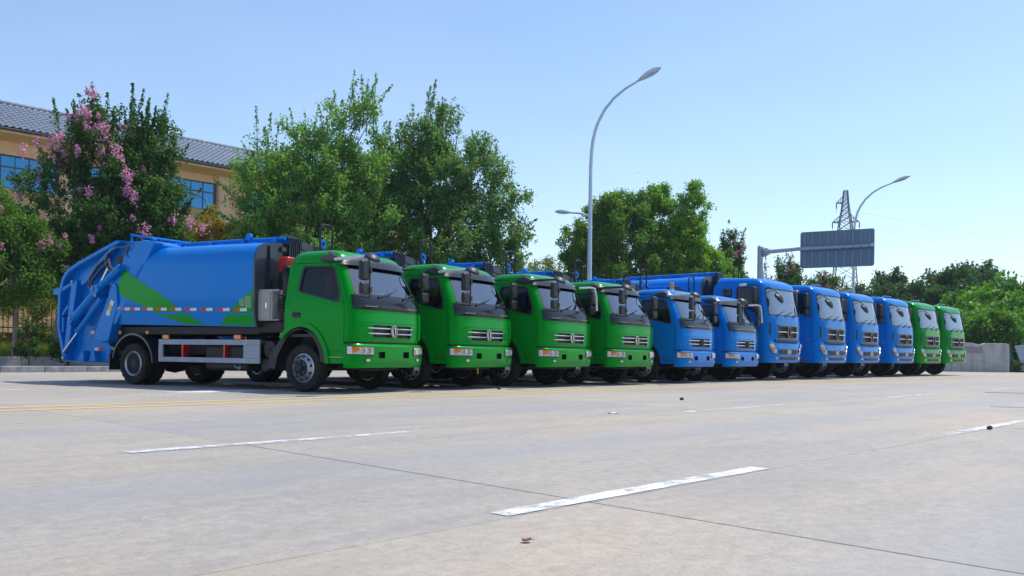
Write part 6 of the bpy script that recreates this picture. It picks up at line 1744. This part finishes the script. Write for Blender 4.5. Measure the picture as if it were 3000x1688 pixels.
def wall_right():
    o = empty('concrete_wall', 'low weathered concrete wall with a mauve patch beyond the last green truck', 'wall', (0, 50.9, 0))
    M_ = bpy.data.materials.new('weathered_concrete'); M_.use_nodes = True
    nt = M_.node_tree; p = nt.nodes['Principled BSDF']
    tc = nd(nt, 'ShaderNodeTexCoord').outputs['Object']
    sv = nd(nt, 'ShaderNodeMapping'); sv.inputs['Scale'].default_value = (2.2, 2, .35); nt.links.new(tc, sv.inputs[0])
    n1 = noise(nt, sv.outputs[0], 1.2, 6, .65); n2 = noise(nt, tc, 2.0, 5, .6)
    c = ramp(nt, n1, [(.3, (.28, .275, .27)), (.5, (.42, .415, .40)), (.7, (.52, .51, .49))])
    c = mixc(nt, ramp(nt, n2, [(.5, (0, 0, 0)), (.75, (.35, .35, .35))]), c, (.24, .20, .16))
    nt.links.new(c, p.inputs['Base Color']); p.inputs['Roughness'].default_value = .9
    nt.links.new(bump(nt, n2, .4, .05), p.inputs['Normal'])
    k = random.Random(8)
    x = 22.2; first = True
    while x < 29.5:
        w = min(4.0, 29.65 - x)
        top = [(x, 1.72)] + [(x + w * t, 1.72 + k.uniform(-.03, .02)) for t in (.2, .4, .6, .8)] + [(x + w - .01, 1.72)]
        if x + w > 29.5: top = [(x, 1.72), (x + w * .35, 1.73), (x + w * .42, 1.66), (x + w * .5, 1.65), (x + w * .58, 1.72), (x + w - .25, 1.73), (x + w - .06, 1.66)]
        q = MB(); q.prism([(x, -.05)] + top + [(x + w - .01, .9), (x + w - .03, -.05)], .0, .24); q.build('wall_panel', M_, o, bev=.02)
        x += w
    q = MB(); q.add([(26.8, -.004, 1.12), (28.05, -.004, 1.10), (28.0, -.004, 1.50), (26.8, -.004, 1.52)], [(0, 1, 2, 3)]); q.build('painted_patch', mat('mauve_wash', (.30, .25, .27), .9, var=.15, vscale=3), o)
    q = MB(); q.tube([(27.4, -.003, .74), (27.9, -.004, .62), (28.5, -.004, .50), (29.0, -.004, .38), (29.5, -.004, .30)], .004, 4); q.build('crack', BLACKP, o)
    o2 = empty('leaning_panel', 'pale blue grey tapered panel propped beside a dark green sheet at the wall end', 'panel', (30.12, 51.3, 0))
    q = MB(); q.prism([(.05, 1.58), (.62, 1.66), (.66, .6), (.62, .25), (.70, .10), (.50, .08), (.42, .62)], .02, .07); q.build('pale_panel', mat('pale_blue_panel', (.30, .38, .48), .5, var=.1), o2, bev=.01)
    o3 = empty('green_sheet', 'dark green sheet standing between the wall end and the pale panel', 'panel', (29.75, 51.45, 0))
    q = MB(); q.prism([(-.02, 0.0), (.58, 0.0), (.42, 1.0), (.30, 1.66), (-.02, 1.70)], 0, .05); q.build('sheet', mat('dark_green_sheet', (.012, .06, .045), .6, var=.2), o3, bev=.008)
wall_right()
trees()

def haze():
    q = MB(); q.box(-260, 420, -120, 420, -1.2, 60); m = bpy.data.materials.new('thin_air'); m.use_nodes = True; nt = m.node_tree
    for n in list(nt.nodes):
        if n.type != 'OUTPUT_MATERIAL': nt.nodes.remove(n)
    v = nd(nt, 'ShaderNodeVolumePrincipled'); v.inputs['Color'].default_value = (.80, .88, 1, 1); v.inputs['Density'].default_value = .00035; v.inputs['Anisotropy'].default_value = .2
    nt.links.new(v.outputs[0], [n for n in nt.nodes if n.type == 'OUTPUT_MATERIAL'][0].inputs['Volume'])
    tag(q.build('haze', m, sharp=0), kind='stuff')
haze()

# ================================================================== TRUCKS IN THE SCENE
all_trucks()

# ================================================================== SMALL THINGS
def small():
    k = random.Random(15)
    ST = mat('dark_pebble', (.045, .04, .038), .9, var=.4, vscale=40)
    P = [(1345, 509, 6), (1402, 396, 5), (1369, 600, 6), (1454, 613, 6), (1964, 673, 6), (2064, 718, 5), (80, 873, 8), (14, 821, 6), (1550, 690, 4), (780, 1020, 5), (2223, 258, 6), (205, 337, 6)]
    Q = [(620, 1157, 9), (763, 1162, 10), (1620, 182, 8), (1727, 217, 8), (1593, 213, 7), (980, 203, 7), (160, 1390, 9), (62, 605, 7)]
    T = [(120, 257, 8), (296, 301, 8), (1180, 273, 7), (515, 670, 6), (700, 490, 6), (1590, 533, 8), (1715, 532, 8), (1993, 521, 8)]
    g = 'dark pebbles scattered over the concrete'
    def gp(x3, y3):
        x, y = x3 * .85867, y3 * .85867; u = (x - 1288) / 2150.; v = (891 + .013 * (x - 1288) - y) / 2150.
        Z = -.70 / v; return u * Z, Z
    first = None
    for ox, oy, LL in ((1000, 1050, P), (2000, 1050, Q), (0, 1050, T)):
        for (a, b, s) in LL:
            x, y = gp(ox + a / 2.271, oy + b / 2.271); r = s / 2.271 * .86 * y / 2150 / 3
            q = MB(); bm = bmesh.new(); bmesh.ops.create_icosphere(bm, subdivisions=1, radius=1)
            for v in bm.verts: v.co *= k.uniform(.75, 1.15)
            q.add([(v.co.x * r, v.co.y * r, v.co.z * r * .7 + r * .5) for v in bm.verts], [[v.index for v in f.verts] for f in bm.faces]); bm.free()
            o = q.build('pebble', ST, sharp=0); o.location = (x, y, .001); o.rotation_euler = (0, 0, k.uniform(0, 6))
            tag(o, 'small dark pebble lying on the pale concrete', 'pebble', g)
    for (px, py, r, lab) in (((2000 + 2048 / 2.271), 1050 + 473 / 2.271, .03, 'dark clod lying on the white dash at the right edge'), ((2000 - 2 / 2.271), 1050 + 278 / 2.271, .035, 'black lump on the open concrete below the small blue trucks'), ((1000 + 1053 / 2.271), 1050 + 207 / 2.271, .04, 'round black lump at the shadow tip of the second truck')):
        x, y = gp(px, py); q = MB(); bm = bmesh.new(); bmesh.ops.create_icosphere(bm, subdivisions=2, radius=r)
        for v in bm.verts: v.co *= k.uniform(.85, 1.1)
        q.add([(v.co.x, v.co.y, v.co.z * .75 + r * .6) for v in bm.verts], [[v.index for v in f.verts] for f in bm.faces]); bm.free()
        o = q.build('dirt_clod', ST, sharp=0); o.location = (x, y, 0); tag(o, lab, 'dirt clod')
    x, y = gp(1000 + 1250 / 2.271, 1050 + 1222 / 2.271)
    q = MB(); s = .02
    q.grid([[(s * u, s * .9 * w * (1 - u * u * .7), .001 + .007 * abs(w) + .005 * u * u) for u in lin(-1, 1, 8)] for w in lin(-1, 1, 4)])
    q.tube([(s, 0, .007), (s * 1.7, s * .2, .003)], .0015, 4)
    o = q.build('fallen_leaf', mat('red_brown_leaf', (.28, .09, .05), .7)); o.location = (x, y, .002); o.rotation_euler = (0, 0, .4); tag(o, 'curled red brown leaf on the concrete in the foreground', 'leaf')
    x, y = gp(1000 + 1815 / 2.271, 1050 + 367 / 2.271)
    q = MB(); q.grid([[(.06 * u, .04 * w, .006 + .008 * math.sin(u * 3 + w)) for u in lin(-1, 1, 6)] for w in lin(-1, 1, 4)])
    o = q.build('paper_scrap', WHITEP); o.location = (x, y, .005); tag(o, 'crumpled white paper scrap on the open concrete', 'paper')
    for (px, py, m_, lab) in ((2000 + 2140 / 2.271, 1050 + 230 / 2.271, STEEL, 'thin grey cord lying on the concrete near the right edge'), (2000 + 2230 / 2.271, 1050 + 327 / 2.271, RWHITE, 'crumpled pale strip of film lying near the right edge')):
        x, y = gp(px, py); q = MB(); q.tube([(-.35, .1, .005), (-.15, -.05, .006), (.1, -.06, .005), (.4, -.12, .006), (.6, -.1, .005)], .005, 5)
        o = q.build('ground_strip', m_); o.location = (x, y, 0); tag(o, lab, 'strip')
    for (px, py, Z, lab) in ((1905, 491, 90, 'tiny dark bird in the sky, the upper one of two'), (1907 - 45, 511, 90, 'tiny dark bird in the sky, the lower one of two')):
        x = px * .85867; y = py * .85867
        q = MB(); q.add([(-.22, 0, .05), (-.05, -.06, 0), (.0, .1, .0), (.05, -.06, 0), (.22, 0, .05), (0, -.02, -.05)], [(0, 1, 2), (2, 3, 4), (1, 3, 2), (1, 5, 3)])
        o = q.build('bird', BLACKP, sharp=0, recalc=False); o.location = ((x - 1288) / 2150 * Z, Z, .7 + (899 - y) / 2150 * Z); tag(o, lab, 'bird')
small()
